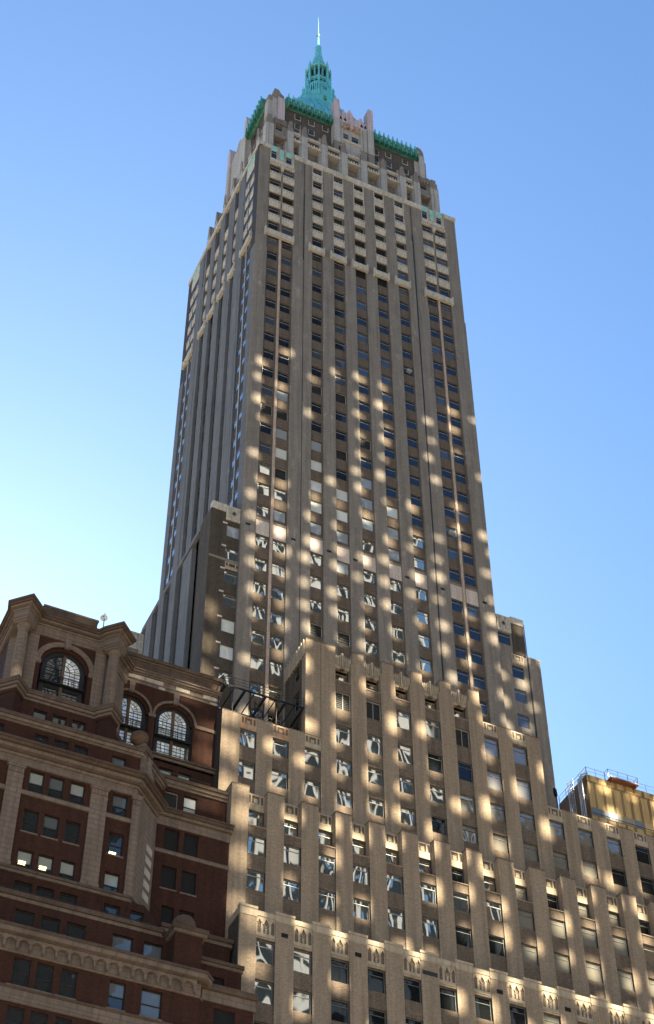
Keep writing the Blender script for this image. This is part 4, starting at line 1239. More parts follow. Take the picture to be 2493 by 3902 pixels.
# front block, from the street up
fJ = front_level(107.3, GZ, 72.4, rowh(U3 + [US, (35.06, 36.68), UL], 68.35, 70.6) + rowh(U3 + [US, (35.06, 36.68)], 64.4, 66.7), 39.6, 107.6)
for i, (a, c) in enumerate(U3 + [US, (35.06, 36.68)]):
    sash(a + (-.3 if i < 3 else 0), c - (.02 if i < 3 else 0), 68.35, 70.6, fJ, .18, 'dimblind' if i in (3, 4) else 'sash', 'dimblind' if i == 4 else 'sash')
    sash(a, c, 64.4, 66.7, fJ, .18)
    sill(fJ, a - (.3 if i < 3 else 0), c, 68.33)
rH = [(25.16, 26.7), (27.2, 28.67), (29.2, 30.68), (32.84, 34.47), (35.34, 36.9)]
fH = front_level(108.6, 72.4, 76.2, rowh(rH + [UL], 73.3, 75.45), 38.9, 113)
for i, (a, c) in enumerate(rH):
    sash(a, c, 73.3, 75.45, fH, .18, ('dimblind' if i > 2 else 'sash'), 'sash')
fG_ = front_level(111.3, 76.3, 80.5, rowh([(25.4, 26.8), (27.2, 28.6), (29.1, 30.5), (32.7, 34.05), (34.9, 36.1), UL], 77.6, 79.82), 36.0, 113.6)
for a, c in ((25.4, 26.8), (27.2, 28.6), (29.1, 30.5), (32.7, 34.05), (34.9, 36.1)):
    sash(a, c, 77.6, 79.82, fG_, .2)
fF = front_level(111.6, 80.5, 91.4, [(a, c, z - 2.2, z) for z in (90.8, 86.9, 83.0) for a, c in U3 + [US, UL]], 34.45, 114.3)
shades = {(0, 0): 'blind_cream', (0, 1): 'dimblind', (0, 2): 'blind_cream', (0, 3): 'dimblind', (1, 0): 'sash', (1, 1): 'dimblind', (1, 2): 'sash', (1, 3): 'sash', (2, 0): 'blind_cream', (2, 1): 'blind_cream', (2, 2): 'blind_cream', (2, 3): 'blind_cream'}
for r_, z in enumerate((90.8, 86.9, 83.0)):
    for i, (a, c) in enumerate(U3 + [US]):
        sash(a, c, z - 2.2, z, fF, .2, shades[(r_, i)], 'sash', lamp={(2, 0): .95, (2, 1): .95, (1, 3): .12}.get((r_, i), 0))
        if r_ == 1: sill(fF, a, c, z - 2.2)
fE = front_level(112.0, 91.4, 96.0, rowh([(25.36, 26.5), (27.05, 28.3), (28.84, 30.08), (32.23, 33.44), (21.5, 22.7)], 92.4, 95.0), 34.7, 115.35)
for i, (a, c) in enumerate([(25.36, 26.5), (27.05, 28.3), (28.84, 30.08), (32.23, 33.44), (21.5, 22.7)]):
    sash(a, c, 92.4, 95.0, fE, .18, 'sash' if i != 3 else 'dimblind', 'sash')
fD = front_level(115.3, 95.8, 101.6, rowh([(25.66, 26.9), (27.42, 28.68), (29.2, 30.43)], 97.8, 100.45), 32.0, 119.0, x0=22.9)
for a, c in ((25.66, 26.9), (27.42, 28.68), (29.2, 30.43)):
    sash(a, c, 97.8, 100.45, fD, .18, 'sash', 'blind_cream')

# wing on the right, from the street up
fw6 = wing_level(107.6, GZ, 72.4, [(40.9, 42.6, 68.4, 70.6)])
box_part('opening', BB, fw6, 40.9, 42.6, .2, .3, 68.4, 70.6, 'black')
fw5 = wing_level(110.3, 72.4, 76.4, [(41.55, 42.62, 74.3, 75.05)], x0=37)
box_part('opening', BB, fw5, 41.55, 42.62, .2, .3, 74.3, 75.05, 'black')
fw4 = wing_level(113.0, 76.4, 80.4, [], x0=35)
fw3 = wing_level(114.3, 80.4, 92.0, [(38.18, 39.5, 88.75, 90.9), (39.94, 41.24, 88.75, 90.9), (38.18, 39.5, 84.85, 87.08), (39.96, 41.26, 84.85, 87.08), (38.4, 39.5, 81.0, 83.2), (39.96, 41.26, 81.0, 83.2)], x0=35)
for a, c, e, g in ((38.18, 39.5, 88.75, 90.9), (39.94, 41.24, 88.75, 90.9), (38.18, 39.5, 84.85, 87.08), (39.96, 41.26, 84.85, 87.08), (38.4, 39.5, 81.0, 83.2), (39.96, 41.26, 81.0, 83.2)):
    box_part('opening', BB, fw3, a, c, .25, .3, e, g, 'black')
    if e < 86 and e > 84: sill(fw3, a, c, e)
fw2b = wing_level(115.35, 92.0, 97.0, [(38.28, 39.5, 93.6, 95.7), (40.03, 41.28, 93.6, 95.7)], x0=35.5)
sash(40.03, 41.28, 93.6, 95.7, fw2b, .18, 'blind', 'blind_cream')
b = MB(); win_geo(b, b, fw2b, 38.28, 39.5, 93.6, 95.7, .18, 'louvre', fine=True, transom=0); b.build('window', BB)
fw2a = wing_level(118.8, 96.5, 102.0, [(38.66, 39.98, 98.6, 101.0), (40.5, 41.74, 98.6, 101.0)], x0=35)
for a, c in ((38.66, 39.98), (40.5, 41.74)):
    sash(a, c, 98.6, 101.0, fw2a, .18, 'blind_cream', 'bright')
b = MB()
for i in range(6):
    b.box(fw2a, 42.3, XR, -.03, .1, 98.4 + .45 * i, 98.72 + .45 * i, 'red_brick')
b.build('brick_courses', BB)

# the arched storey: arches cut through wall strips
def arched_wall(fr, u0, u1, z0, z1, arches, m='red_brick', reveal=.55):
    """arches: (centre, spring z, radius, sill z)"""
    b = MB(); SEG = 20
    hol = [(uc - r_, uc + r_, zs0, zsp + r_ + .02) for uc, zsp, r_, zs0 in arches]
    b.punched(fr, u0, u1, z0, z1, 0, hol, m, reveal=0.0)
    for uc, zsp, r_, zs0 in arches:
        zt_ = zsp + r_ + .02
        pts = [(uc - r_ * math.cos(math.pi * i / SEG), zsp + r_ * math.sin(math.pi * i / SEG)) for i in range(SEG + 1)]
        for (a, za), (c, zc) in zip(pts, pts[1:]):
            b.face([fr(a, 0, za), fr(c, 0, zc), fr(c, 0, zt_), fr(a, 0, zt_)], m)
            b.face([fr(a, 0, za), fr(a, reveal, za), fr(c, reveal, zc), fr(c, 0, zc)], m)
        for s_ in (-1, 1):
            b.face([fr(uc + s_ * r_, 0, zs0), fr(uc + s_ * r_, reveal, zs0), fr(uc + s_ * r_, reveal, zsp), fr(uc + s_ * r_, 0, zsp)], m)
    return b
def arch_band(fr, uc, zsp, r0, r1, d0, d1, m):
    b = MB(); SEG = 20
    for i in range(SEG):
        t0, t1 = math.pi * i / SEG, math.pi * (i + 1) / SEG
        b.prism(fr, [(uc - r0 * math.cos(t0), zsp + r0 * math.sin(t0)), (uc - r1 * math.cos(t0), zsp + r1 * math.sin(t0)), (uc - r1 * math.cos(t1), zsp + r1 * math.sin(t1)), (uc - r0 * math.cos(t1), zsp + r0 * math.sin(t1))], d0, d1, m)
    return b
def arch_window(fr, uc, zsp, r_, zs0, zt_, d, dark_left=False):
    """tall leaded window: mullion, balcony at mid height, arched head above and casements below"""
    bf = MB(); SEG = 18
    ri = r_ * .80
    for i in range(SEG):
        t0, t1 = math.pi * i / SEG, math.pi * (i + 1) / SEG
        bf.prism(fr, [(uc - ri * math.cos(t0), zsp + ri * math.sin(t0)), (uc - r_ * math.cos(t0), zsp + r_ * math.sin(t0)), (uc - r_ * math.cos(t1), zsp + r_ * math.sin(t1)), (uc - ri * math.cos(t1), zsp + ri * math.sin(t1))], d, d + .2, 'frame_black')
    bf.box(fr, uc - r_, uc - ri, d, d + .2, zs0, zsp, 'frame_black'); bf.box(fr, uc + ri, uc + r_, d, d + .2, zs0, zsp, 'frame_black')
    bf.box(fr, uc - .13, uc + .13, d - .05, d + .2, zs0, zsp + ri, 'limestone_dark')
    bf.box(fr, uc - ri, uc + ri, d, d + .2, zt_ - .75, zt_, 'frame_black')
    w = bf.build('arched_window', BB)
    bp = MB()
    for s_ in (-1, 1):
        mm = 'sash' if (dark_left and s_ < 0) else 'bright'
        a, c = (uc - ri, uc - .13) if s_ < 0 else (uc + .13, uc + ri)
        bp.face([fr(a, d + .12, zt_), fr(c, d + .12, zt_), fr(c, d + .12, zsp), fr(a, d + .12, zsp)], mm)
        pts = [(uc + s_ * ri * math.cos(math.pi / 2 * i / 9), zsp + ri * math.sin(math.pi / 2 * i / 9)) for i in range(10)]
        pts = [p for p in pts if abs(p[0] - uc) > .13] + [(uc + s_ * .13, zsp + ri * .985)]
        bp.face([fr(uc + s_ * .13, d + .12, zsp)] + [fr(u, d + .12, z) for u, z in pts], mm)
        bp.face([fr(a, d + .12, zs0), fr(c, d + .12, zs0), fr(c, d + .12, zt_ - .75), fr(a, d + .12, zt_ - .75)], 'sash' if dark_left else mm)
    bp.build('pane', w)
    bm_ = MB(); t_ = .022
    for s_ in (-1, 1):
        for q in (.36, .68):
            u = uc + s_ * (.13 + (ri - .13) * q)
            bm_.box(fr, u - t_, u + t_, d + .08, d + .125, zt_, zsp, 'frame_black'); bm_.box(fr, u - t_, u + t_, d + .08, d + .125, zs0, zt_ - .75, 'frame_black')
        for k in range(5):
            ang = math.pi / 2 * (k + .5) / 5
            p = fr(uc + s_ * .55 * math.cos(ang), d + .1, zsp + .55 * math.sin(ang)); q = fr(uc + s_ * ri * math.cos(ang), d + .1, zsp + ri * math.sin(ang))
            bm_.tube(p, q, t_, 'frame_black', 4)
    for rr in (.4 * ri, .7 * ri):
        for i in range(14):
            t0, t1 = math.pi * i / 14, math.pi * (i + 1) / 14
            bm_.tube(fr(uc - rr * math.cos(t0), d + .1, zsp + rr * math.sin(t0)), fr(uc - rr * math.cos(t1), d + .1, zsp + rr * math.sin(t1)), t_, 'frame_black', 4)
    z = zt_ + .42
    while z < zsp + .05:
        bm_.box(fr, uc - ri, uc + ri, d + .08, d + .125, z - (.05 if abs(z - zsp) < .25 else t_), z + t_, 'frame_black'); z += .42
    z = zs0 + .4
    while z < zt_ - .8:
        bm_.box(fr, uc - ri, uc + ri, d + .08, d + .125, z - t_, z + t_, 'frame_black'); z += .4
    bm_.build('glazing_bar', w)
    br = MB()
    br.box(fr, uc - r_ - .02, uc + r_ + .02, d - .35, d + .05, zt_ - .42, zt_ - .25, 'black_steel')
    br.box(fr, uc - r_, uc + r_, d - .33, d - .29, zt_ + .55, zt_ + .6, 'black_steel'); br.box(fr, uc - r_, uc + r_, d - .33, d - .29, zt_ + .28, zt_ + .31, 'black_steel')
    for i in range(15):
        u = uc - r_ + 2 * r_ * i / 14
        br.box(fr, u - .015, u + .015, d - .33, d - .30, zt_ - .25, zt_ + .55, 'black_steel')
    br.build('balcony_rail', w)
    return w
f1 = FR_front(119.0)
ar = [(36.1, 106.9, 1.62, 102.5), (39.82, 106.9, 1.62, 102.5)]
ar[0] = (35.35, 107.0, 1.95, 102.5); ar[1] = (39.80, 107.0, 1.95, 102.5)
b = arched_wall(f1, 33.5, XR, 101.8, 110.2, ar)
b.face([(XR, 119, 101.8), (XR, 140, 101.8), (XR, 140, 114), (XR, 119, 114)], 'red_brick')
b.face([(XR, 119.2, 110), (33, 119.2, 110), (33, 119.2, 113.8), (XR, 119.2, 113.8)], 'limestone')
b.face([(33, 119, 113.6), (XR, 119, 113.6), (XR, 140, 113.6), (33, 140, 113.6)], 'roofing')
b.build('wall', BB)
for uc, zsp, r_, zs0 in ar:
    arch_band(f1, uc, zsp, 1.98, 2.215, -.10, .05, 'limestone').build('archivolt', BB)
    arch_band(f1, uc, zsp, 1.70, 1.99, .16, .5, 'red_brick').build('archivolt', BB)
    arch_window(f1, uc, zsp, 1.72, zs0, 105.2, .36)
    b = MB(); b.prism(f1, [(uc - .22, 108.9), (uc + .22, 108.9), (uc + .3, 110.2), (uc - .3, 110.2)], -.18, .05, 'limestone'); b.build('keystone', BB)
b = MB()
b.box(f1, 41.85, XR, -.125, .05, 106.75, 107.12, 'limestone'); b.box(f1, 37.22, 37.93, -.125, .05, 106.65, 107.0, 'limestone')
b.build('impost', BB)
# entablature of the wing: architrave, frieze with paler stones, cornice, parapet
b = MB()
b.box(f1, 33, XR + .1, -.06, .2, 110.2, 110.55, 'limestone'); b.box(f1, 33, XR + .1, -.12, .2, 110.55, 110.68, 'limestone')
b.box(f1, 33, XR + .1, -.04, .2, 110.68, 111.2, 'limestone')
b.box(f1, 33, XR + .12, -.22, .2, 111.2, 111.36, 'limestone'); b.box(f1, 33, XR + .14, -.38, .2, 111.36, 111.58, 'limestone'); b.box(f1, 33, XR + .16, -.5, .2, 111.58, 111.72, 'limestone')
b.box(f1, 33, XR + .1, -.10, .2, 111.72, 112.95, 'limestone_dark')
b.box(f1, 33, XR + .14, -.22, .3, 112.95, 113.1, 'limestone'); b.box(f1, 33, XR + .2, -.42, .4, 113.1, 113.5, 'limestone_dark')
b.build('cornice', BB)
for a, c, e, g in ((34.4, 36.5, 110.70, 111.18), (36.6, 38.4, 110.70, 111.18), (38.0, 38.6, 110.22, 110.53), (39.7, 41.1, 110.70, 111.18), (42.5, XR + .09, 110.70, 111.18), (43.2, XR + .09, 110.22, 110.53)):
    box_part('pale_stone', BB, f1, a, c, -.065, .0, e, g, 'limestone_pale')

# profiled ledges: list of (z0,z1,projection,material)
def ledge_straight(name, fr, u0, u1, prof):
    b = MB()
    for z0, z1, pr, m in prof:
        b.box(fr, u0, u1 + pr * .4, -pr, .3, z0, z1, m)
    return b.build(name, BB)
LD = 'limestone'
ledge_straight('ledge', FR_front(118.9), 34, XR + .1, [(101.6, 101.8, .1, LD), (101.8, 102.05, .28, LD), (102.05, 102.3, .42, 'limestone_dark')])
ledge_straight('ledge', FR_front(115.35), 35, XR + .1, [(96.1, 96.35, .15, LD), (96.35, 96.7, .3, LD), (96.7, 97.05, .45, 'limestone_dark')])
ledge_straight('entablature', fw3, 36.8, XR + .05, [(91.1, 91.45, .06, LD), (91.45, 92.0, .03, LD), (92.0, 92.3, .25, LD), (92.3, 92.6, .4, 'limestone_dark'), (92.6, 92.75, .5, 'limestone_dark')])
ledge_straight('sill_band', fw3, 36.9, XR - .02, [(88.25, 88.6, .12, LD)])
ledge_straight('ledge', fw4, 38, XR + .1, [(79.8, 80.1, .12, LD), (80.1, 80.45, .3, 'limestone_dark')])
ledge_straight('ledge', fw5, 38, XR + .05, [(75.9, 76.15, .1, LD), (76.15, 76.45, .25, 'limestone_dark')])
ledge_straight('belt', fw6, 39.6, XR + .1, [(71.0, 71.3, .08, LD), (71.3, 71.9, .05, LD), (71.9, 72.4, .3, 'limestone_dark')])

# the front block's ledges follow its splayed corner
def plan(y, xr, yw, x0=8.0, extra=0.0):
    return [(x0, y), (xr, y), (xr + (yw - y) + extra, yw + extra), (xr + (yw - y) + extra, 141), (x0, 141)]
def ledge_plan(name, poly, prof):
    b = MB()
    for z0, z1, pr, m in prof:
        b.slab(offset_poly(poly, pr), z0, z1, m)
    return b.build(name, BB)
ledge_plan('ledge', plan(111.55, 34.55, 114.25), [(80.2, 80.4, .2, LD), (80.4, 80.65, .4, LD), (80.65, 80.9, .5, 'limestone_dark')])
ledge_plan('ledge', plan(108.8, 36.6, 112.6), [(75.95, 76.15, .1, LD), (76.15, 76.45, .25, LD), (76.45, 76.85, .4, 'limestone_dark')])
ledge_plan('entablature', plan(111.5, 34.5, 114.28), [(90.95, 91.2, .05, LD), (91.2, 91.7, .0, LD), (91.7, 91.95, .18, LD), (92.12, 92.45, .55, LD), (92.45, 92.75, .8, 'limestone_dark'), (92.75, 92.95, .95, 'limestone_dark')])
b = MB()
for i in range(150):
    x = 20.5 + i * .1 * .94
    b.box(FR_front(111.25), x, x + .055, -.08, .12, 91.95, 92.12, LD)
b.box(FR_front(111.3), 8, 34.7, 0, .3, 91.95, 92.12, 'limestone_dark')
b.build('dentils', BB)
ledge_plan('ledge', plan(112.0, 34.7, 115.2), [(95.45, 95.65, .1, LD), (95.65, 95.95, .28, LD), (95.95, 96.3, .42, 'limestone_dark')])
# sill band and pilasters of the three-storey order
for a, c in ((8, 23.4), (24.82, 30.62), (32.05, 34.3)):
    ledge_straight('sill_band', fF, a, c, [(88.15, 88.55, .16, LD)])
for a, c in ((23.5, 24.82), (30.62, 32.05), (34.25, 34.95), (16.4, 17.8)):
    b = MB()
    b.box(fF, a, c, -.22, .1, 81.1, 89.75, LD)
    b.box(fF, a - .06, c + .06, -.3, .1, 81.0, 81.4, LD)
    b.box(fF, a - .03, c + .03, -.25, .1, 89.75, 89.85, LD); b.box(fF, a, c, -.24, .1, 89.85, 90.55, LD)
    for i in range(5):
        q = a + (c - a) * (i + .15) / 5
        b.box(fF, q, q + (c - a) * .13, -.30, -.2, 90.0, 90.5, LD)
    b.box(fF, a - .08, c + .08, -.32, .1, 90.55, 90.75, LD); b.box(fF, a - .14, c + .14, -.38, .1, 90.75, 90.95, LD)
    b.build('pilaster', BB)
# splayed corner faced in stone with paler quoins
sp = [(34.95, 111.42), (37.2, 113.67), (37.2, 114.4), (34.5, 114.4)]
b = MB(); b.slab(sp, 81.1, 90.9, LD); b.build('splayed_pier', BB)
for i in range(5):
    b = MB()
    z = 82.2 + i * 1.15
    p = [(36.15, 112.615), (36.95, 113.415), (36.95, 113.6), (36.1, 112.75)]
    b.slab(p, z, z + .68, 'limestone_pale')
    b.build('quoin', BB)
# corbelled arch cornice low on the front
ledge_plan('corbel_cornice', plan(107.25, 39.5, 107.6), [(70.85, 70.98, .08, LD), (72.0, 72.15, .5, 'limestone_dark'), (72.15, 72.55, .7, LD), (72.55, 72.75, .8, 'limestone_dark')])
b = MB(); fcb = FR_front(107.25)
b.box(fcb, 20, 39.6, -.1, .1, 70.98, 72.0, LD)
n_ = 20
for i in range(n_):
    uc = 20.4 + i * .98
    b.prism(fcb, [(uc - .12, 72.0), (uc + .12, 72.0), (uc + .09, 71.2), (uc + .04, 70.99), (uc - .04, 70.99), (uc - .09, 71.2)], -.45, -.09, LD)
    if i < n_ - 1:
        pts = [(uc + .49 - .4 * math.cos(math.pi * q / 8), 71.4 + .42 * math.sin(math.pi * q / 8)) for q in range(9)]
        for p, q in zip(pts, pts[1:]):
            b.prism(fcb, [p, q, (q[0], 72.0), (p[0], 72.0)], -.42, -.09, LD)
b.build('corbel_table', BB)
ledge_straight('belt', fJ, 8, 39.6, [(66.95, 67.2, .06, LD), (67.2, 67.95, .12, LD), (67.95, 68.15, .2, 'limestone_dark')])

# top pavilion: columns at its splayed corners, one great arch to the front and one to the side
fP1 = FR_front(116.0)
ap = [(28.0, 106.7, 2.30, 102.3)]
b = arched_wall(fP1, 24.4, 31.6, 101.8, 110.1, ap)
b.face([(31.6, 116, 101.8), (34.6, 119, 101.8), (34.6, 119, 112), (31.6, 116, 112)], LD)
b.face([(24.4, 116, 101.8), (22.9, 117.5, 101.8), (22.9, 117.5, 112), (24.4, 116, 112)], LD)
b.build('wall', BB)
fPs = FR_left(22.9)
b = arched_wall(fPs, 117.5, 140, 101.8, 110.1, [(121.6, 106.7, 1.9, 102.3), (128.4, 106.7, 1.9, 102.3)])
b.build('wall', BB)
for uc in (121.6, 128.4):
    arch_band(fPs, uc, 106.7, 1.95, 2.5, -.1, .05, LD).build('archivolt', BB)
    b = MB(); b.box(fPs, uc - 1.9, uc + 1.9, .5, .6, 102.2, 108.6, 'black'); b.build('opening', BB)
for uc, zsp, r_, zs0 in ap:
    arch_band(fP1, uc, zsp, 2.33, 2.85, -.10, .05, LD).build('archivolt', BB)
    arch_band(fP1, uc, zsp, 2.0, 2.34, .18, .5, 'red_brick').build('archivolt', BB)
    arch_window(fP1, uc, zsp, 2.02, zs0, 105.0, .38, dark_left=True)
    b = MB(); b.prism(fP1, [(uc - .25, 108.9), (uc + .25, 108.9), (uc + .34, 110.1), (uc - .34, 110.1)], -.22, .05, LD); b.build('keystone', BB)
b = MB()
b.box(fP1, 25.28, 25.75, -.125, .05, 106.35, 106.75, LD); b.box(fP1, 30.25, 30.66, -.125, .05, 106.35, 106.75, LD)
b.build('impost', BB)
for a, c in ((24.35, 25.26), (30.68, 31.65)):
    b = MB(); b.box(fP1, a, c, -.18, .1, 102.3, 109.5, LD); b.box(fP1, a - .05, c + .05, -.24, .1, 109.5, 109.75, LD); b.box(fP1, a - .1, c + .1, -.3, .1, 109.75, 110.0, LD); b.build('pilaster', BB)
for x, y in ((23.55, 115.25), (32.25, 115.25)):
    b = MB()
    fl = lambda a: 1.0 - (.07 if a % 2 else 0)
    b.lathe((x, y), [(.66, 102.25), (.66, 102.45), (.58, 102.55), (.60, 102.7)], LD, 24)
    b.lathe((x, y), [(.54, 102.7), (.53, 105.5), (.46, 108.9)], LD, 36, 0, fl)
    b.lathe((x, y), [(.46, 108.9), (.52, 109.0), (.5, 109.1), (.62, 109.4)], LD, 24)
    b.slab([(x, y - .95), (x + .95, y), (x, y + .95), (x - .95, y)], 109.4, 109.65, LD)
    b.build('column', BB, smooth=False)
s2 = 1.06
pav = [(22.7, 141), (22.7, 116.1), (23.55 - s2, 115.25), (23.55, 115.25 - s2), (23.55 + s2 * .8, 115.25 - s2 * .2), (24.9, 115.85), (30.9, 115.85), (32.25 - s2 * .8, 115.25 - s2 * .2), (32.25, 115.25 - s2), (32.25 + s2, 115.25), (32.5, 116.7), (34.9, 119.1), (34.9, 141)]
ledge_plan('entablature', pav, [(109.68, 109.9, .0, LD), (109.9, 110.12, .06, LD), (110.12, 110.75, .0, LD), (110.75, 110.95, .12, LD), (111.1, 111.3, .38, LD), (111.3, 111.55, .55, 'limestone_dark'), (111.55, 111.8, .7, 'limestone_dark')])
b = MB()
for i in range(64):
    x = 24.95 + i * .094
    b.box(FR_front(115.6), x, x + .05, -.02, .2, 110.95, 111.1, LD)
for (x, y) in ((23.55, 115.25), (32.25, 115.25)):
    for i in range(14):
        t_ = (i + .5) / 14
        for q0, q1 in (((x - s2, y), (x, y - s2)), ((x, y - s2), (x + s2, y))):
            px_, py_ = q0[0] + (q1[0] - q0[0]) * t_, q0[1] + (q1[1] - q0[1]) * t_
            b.slab([(px_ - .03, py_ - .18), (px_ + .03, py_ - .18), (px_ + .03, py_ + .2), (px_ - .03, py_ + .2)], 110.95, 111.1, LD)
b.slab(offset_poly(pav, .1), 110.95, 111.1, 'limestone_dark')
b.build('dentils', BB)
b = MB()
b.box(fP1, 25.0, 31.0, .0, .6, 111.8, 112.6, 'limestone_dark')
b.box(fP1, 25.3, 30.5, -.06, .7, 112.6, 113.3, 'limestone_dark'); b.box(fP1, 25.2, 30.6, -.14, .8, 113.3, 113.5, LD)
for x in (23.55, 32.25):
    b.slab([(x - .9, 115.25), (x, 114.35), (x + .9, 115.25), (x + .9, 118), (x - .9, 118)], 111.8, 112.35, 'limestone_dark')
    b.slab([(x - 1.0, 115.25), (x, 114.25), (x + 1.0, 115.25), (x + 1.0, 118), (x - 1.0, 118)], 112.35, 112.55, LD)
b.face([(22.9, 116.4, 112.0), (31.6, 116.4, 112.0), (34.4, 119.2, 112.0), (34.4, 141, 112.0), (22.9, 141, 112.0)], 'roofing')
b.build('parapet', BB)
ped = [(22.5, 141), (22.5, 116.0), (23.55 - s2, 115.25), (23.55, 115.25 - s2), (23.55 + s2 * .8, 115.25 - s2 * .2), (24.6, 115.4), (31.2, 115.4), (32.25 - s2 * .8, 115.25 - s2 * .2), (32.25, 115.25 - s2), (32.25 + s2, 115.25), (32.6, 116.6), (35, 119.0), (35, 141)]
ledge_plan('ledge', ped, [(100.9, 101.2, .0, 'red_brick'), (101.2, 101.45, .12, LD), (101.45, 101.75, .3, LD), (101.75, 102.25, .42, 'limestone_dark')])
ped2 = [(x, 115.95 if abs(y - 115.4) < .01 else y) for x, y in ped]
ledge_plan('pedestal_course', ped2, [(96.5, 100.9, -.06, 'red_brick')])
# ball finial on its scrolled pedestal, domed pier lower down
b = MB()
pc = (35.0, 112.55)
b.slab([(pc[0] - .75, pc[1]), (pc[0], pc[1] - .75), (pc[0] + .75, pc[1]), (pc[0], pc[1] + .75)], 93.0, 96.2, LD)
b.slab([(pc[0] - 1.0, pc[1]), (pc[0], pc[1] - 1.0), (pc[0] + 1.0, pc[1]), (pc[0], pc[1] + 1.0)], 96.2, 96.75, 'limestone_dark')
b.lathe((pc[0] + .55, pc[1] - .1), [(.2, 93.1), (.75, 93.5), (.55, 94.2), (.3, 95.2), (.45, 95.6), (.2, 96.1)], LD, 10)
b.slab([(pc[0] - .7, pc[1]), (pc[0], pc[1] - .7), (pc[0] + .7, pc[1]), (pc[0], pc[1] + .7)], 96.75, 97.2, LD)
pb = b.build('finial_pedestal', BB)
b = MB()
b.lathe((34.55, 112.35), [(.35, 97.15), (.5, 97.4), (.8, 97.7), (.84, 97.95), (.7, 98.25), (.35, 98.5), (.1, 98.6)], 'limestone_dark', 16)
b.build('ball_finial', BB, smooth=True)
b = MB()
b.box(FR_front(107.0), 37.25, 39.45, 0, 3, 72.7, 75.85, 'red_brick')
b.box(FR_front(107.0), 37.05, 39.75, -.2, 3.1, 75.85, 76.1, LD); b.box(FR_front(107.0), 36.95, 39.85, -.3, 3.2, 76.1, 76.45, 'limestone_dark')
b.lathe((38.3, 108.3), [(1.15, 76.45), (1.12, 76.9), (1.0, 77.0), (1.0, 77.25), (.92, 77.6), (.7, 78.0), (.35, 78.25), (.05, 78.3)], 'limestone_dark', 18)
b.build('domed_pier', BB)
# wires along the ledges and the rainwater pipe against the skyscraper
b = MB()
b.tube((20.0, 111.8, 96.45), (33.6, 111.8, 96.45), .035, 'black_steel', 5); b.build('ledge_cable', BB)
b = MB(); b.tube((36.2, 114.8, 97.3), (42.2, 114.8, 97.2), .04, 'black_steel', 5); b.build('ledge_cable', BB)
b = MB(); b.tube((20, 108.5, 77.0), (36.2, 108.5, 77.0), .035, 'black_steel', 5); b.build('ledge_cable', BB)
b = MB(); b.tube((44.12, 118.6, 98), (44.12, 118.6, 109.5), .11, 'pipe', 8); b.build('rainwater_pipe', BB)
b = MB(); b.tube((43.98, 118.75, 98), (43.98, 118.75, 112), .08, 'pipe', 8); b.build('rainwater_pipe', BB)
# ------------------------------------------------------------------ things on the roofs
# gold-clad rooftop enclosure at the right
EN = thing('rooftop_enclosure', 'gold corrugated metal rooftop enclosure with white railing on its flat top', 'rooftop enclosure', (96, 127, 108.7))
X0, X1, Y0, Y1, Z1 = 89.12, 118.0, 124.0, 129.9, 120.95
fE1 = FR_front(Y0)
b = MB(); b.box(ID, X0, X1, Y0, Y1, 108.7, Z1, 'gold')
for i in range(int((X1 - X0) / .19)):
    b.box(fE1, X0 + .19 * i, X0 + .19 * i + .085, -.045, .02, 108.8, Z1 - .05, 'gold')
b.build('cladding', EN)
box_part('side_cladding', EN, FR_left(X0), Y0 + .03, Y1, -.03, .02, 108.7, Z1 - .02, 'gold_side')
for i in range(7):
    m_ = ('bluegrey', 'bluegrey', 'bluegrey_pale', 'bluegrey_tan', 'bluegrey_tan', 'bluegrey', 'gold')[i]
    box_part('panel', EN, fE1, X0 + .02 + 1.09 * i, X0 + 1.09 * (i + 1), -.07, .0, 115.4, 116.45, m_)
b = MB(); b.tube((X0, Y0 - .25, 115.55), (X1, Y0 - .25, 115.35), .03, 'black_steel', 5); b.build('cable', EN)
b = MB()
b.box(fE1, 91.75, 95.35, -.75, .6, Z1 - .08, Z1 + .02, 'rust'); b.box(fE1, 91.75, 95.35, -.77, -.70, Z1 + .02, Z1 + .16, 'steel')
for x in (92.0, 95.0):
    b.box(fE1, x, x + .08, -.7, 0, Z1 - .3, Z1 - .08, 'rust')
b.build('canopy', EN)
b = MB(); b.lathe((94.0, Y0 + 2.0), [(1.5, Z1), (1.5, Z1 + .3), (1.3, Z1 + .75), (.8, Z1 + 1.0), (.1, Z1 + 1.1)], 'rust', 20); b.box(fE1, 92.3, 92.9, -.3, .4, Z1 + .05, Z1 + .45, 'dish'); b.build('hatch', EN)
b = MB()
zr = Z1 + 1.1
path = [(X0 + .1, Y1), (X0 + .1, Y0 + .1), (91.6, Y0 + .1), (91.6, Y0 - .6), (95.4, Y0 - .6), (95.4, Y0 + .1), (X1, Y0 + .1)]
for (a, c) in zip(path, path[1:]):
    b.tube((*a, zr), (*c, zr), .03, 'steel', 6); b.tube((*a, zr - .5), (*c, zr - .5), .022, 'steel', 6)
    L_ = math.hypot(c[0] - a[0], c[1] - a[1]); n_ = max(1, round(L_ / 1.5))
    for i in range(n_ + 1):
        t_ = i / n_; x, y = a[0] + (c[0] - a[0]) * t_, a[1] + (c[1] - a[1]) * t_
        b.tube((x, y, Z1), (x, y, zr + .03), .05 if i % 2 == 0 else .03, 'steel', 6)
b.build('railing', EN)
b = MB()
for dx in (0, .45):
    b.tube((X0 - .25, 126.4 + dx, 110), (X0 - .25, 126.4 + dx, Z1 + 1.0), .05, 'steel', 6)
for i in range(36):
    z = 110.3 + i * .32
    b.tube((X0 - .25, 126.4, z), (X0 - .25, 126.85, z), .018, 'steel', 5)
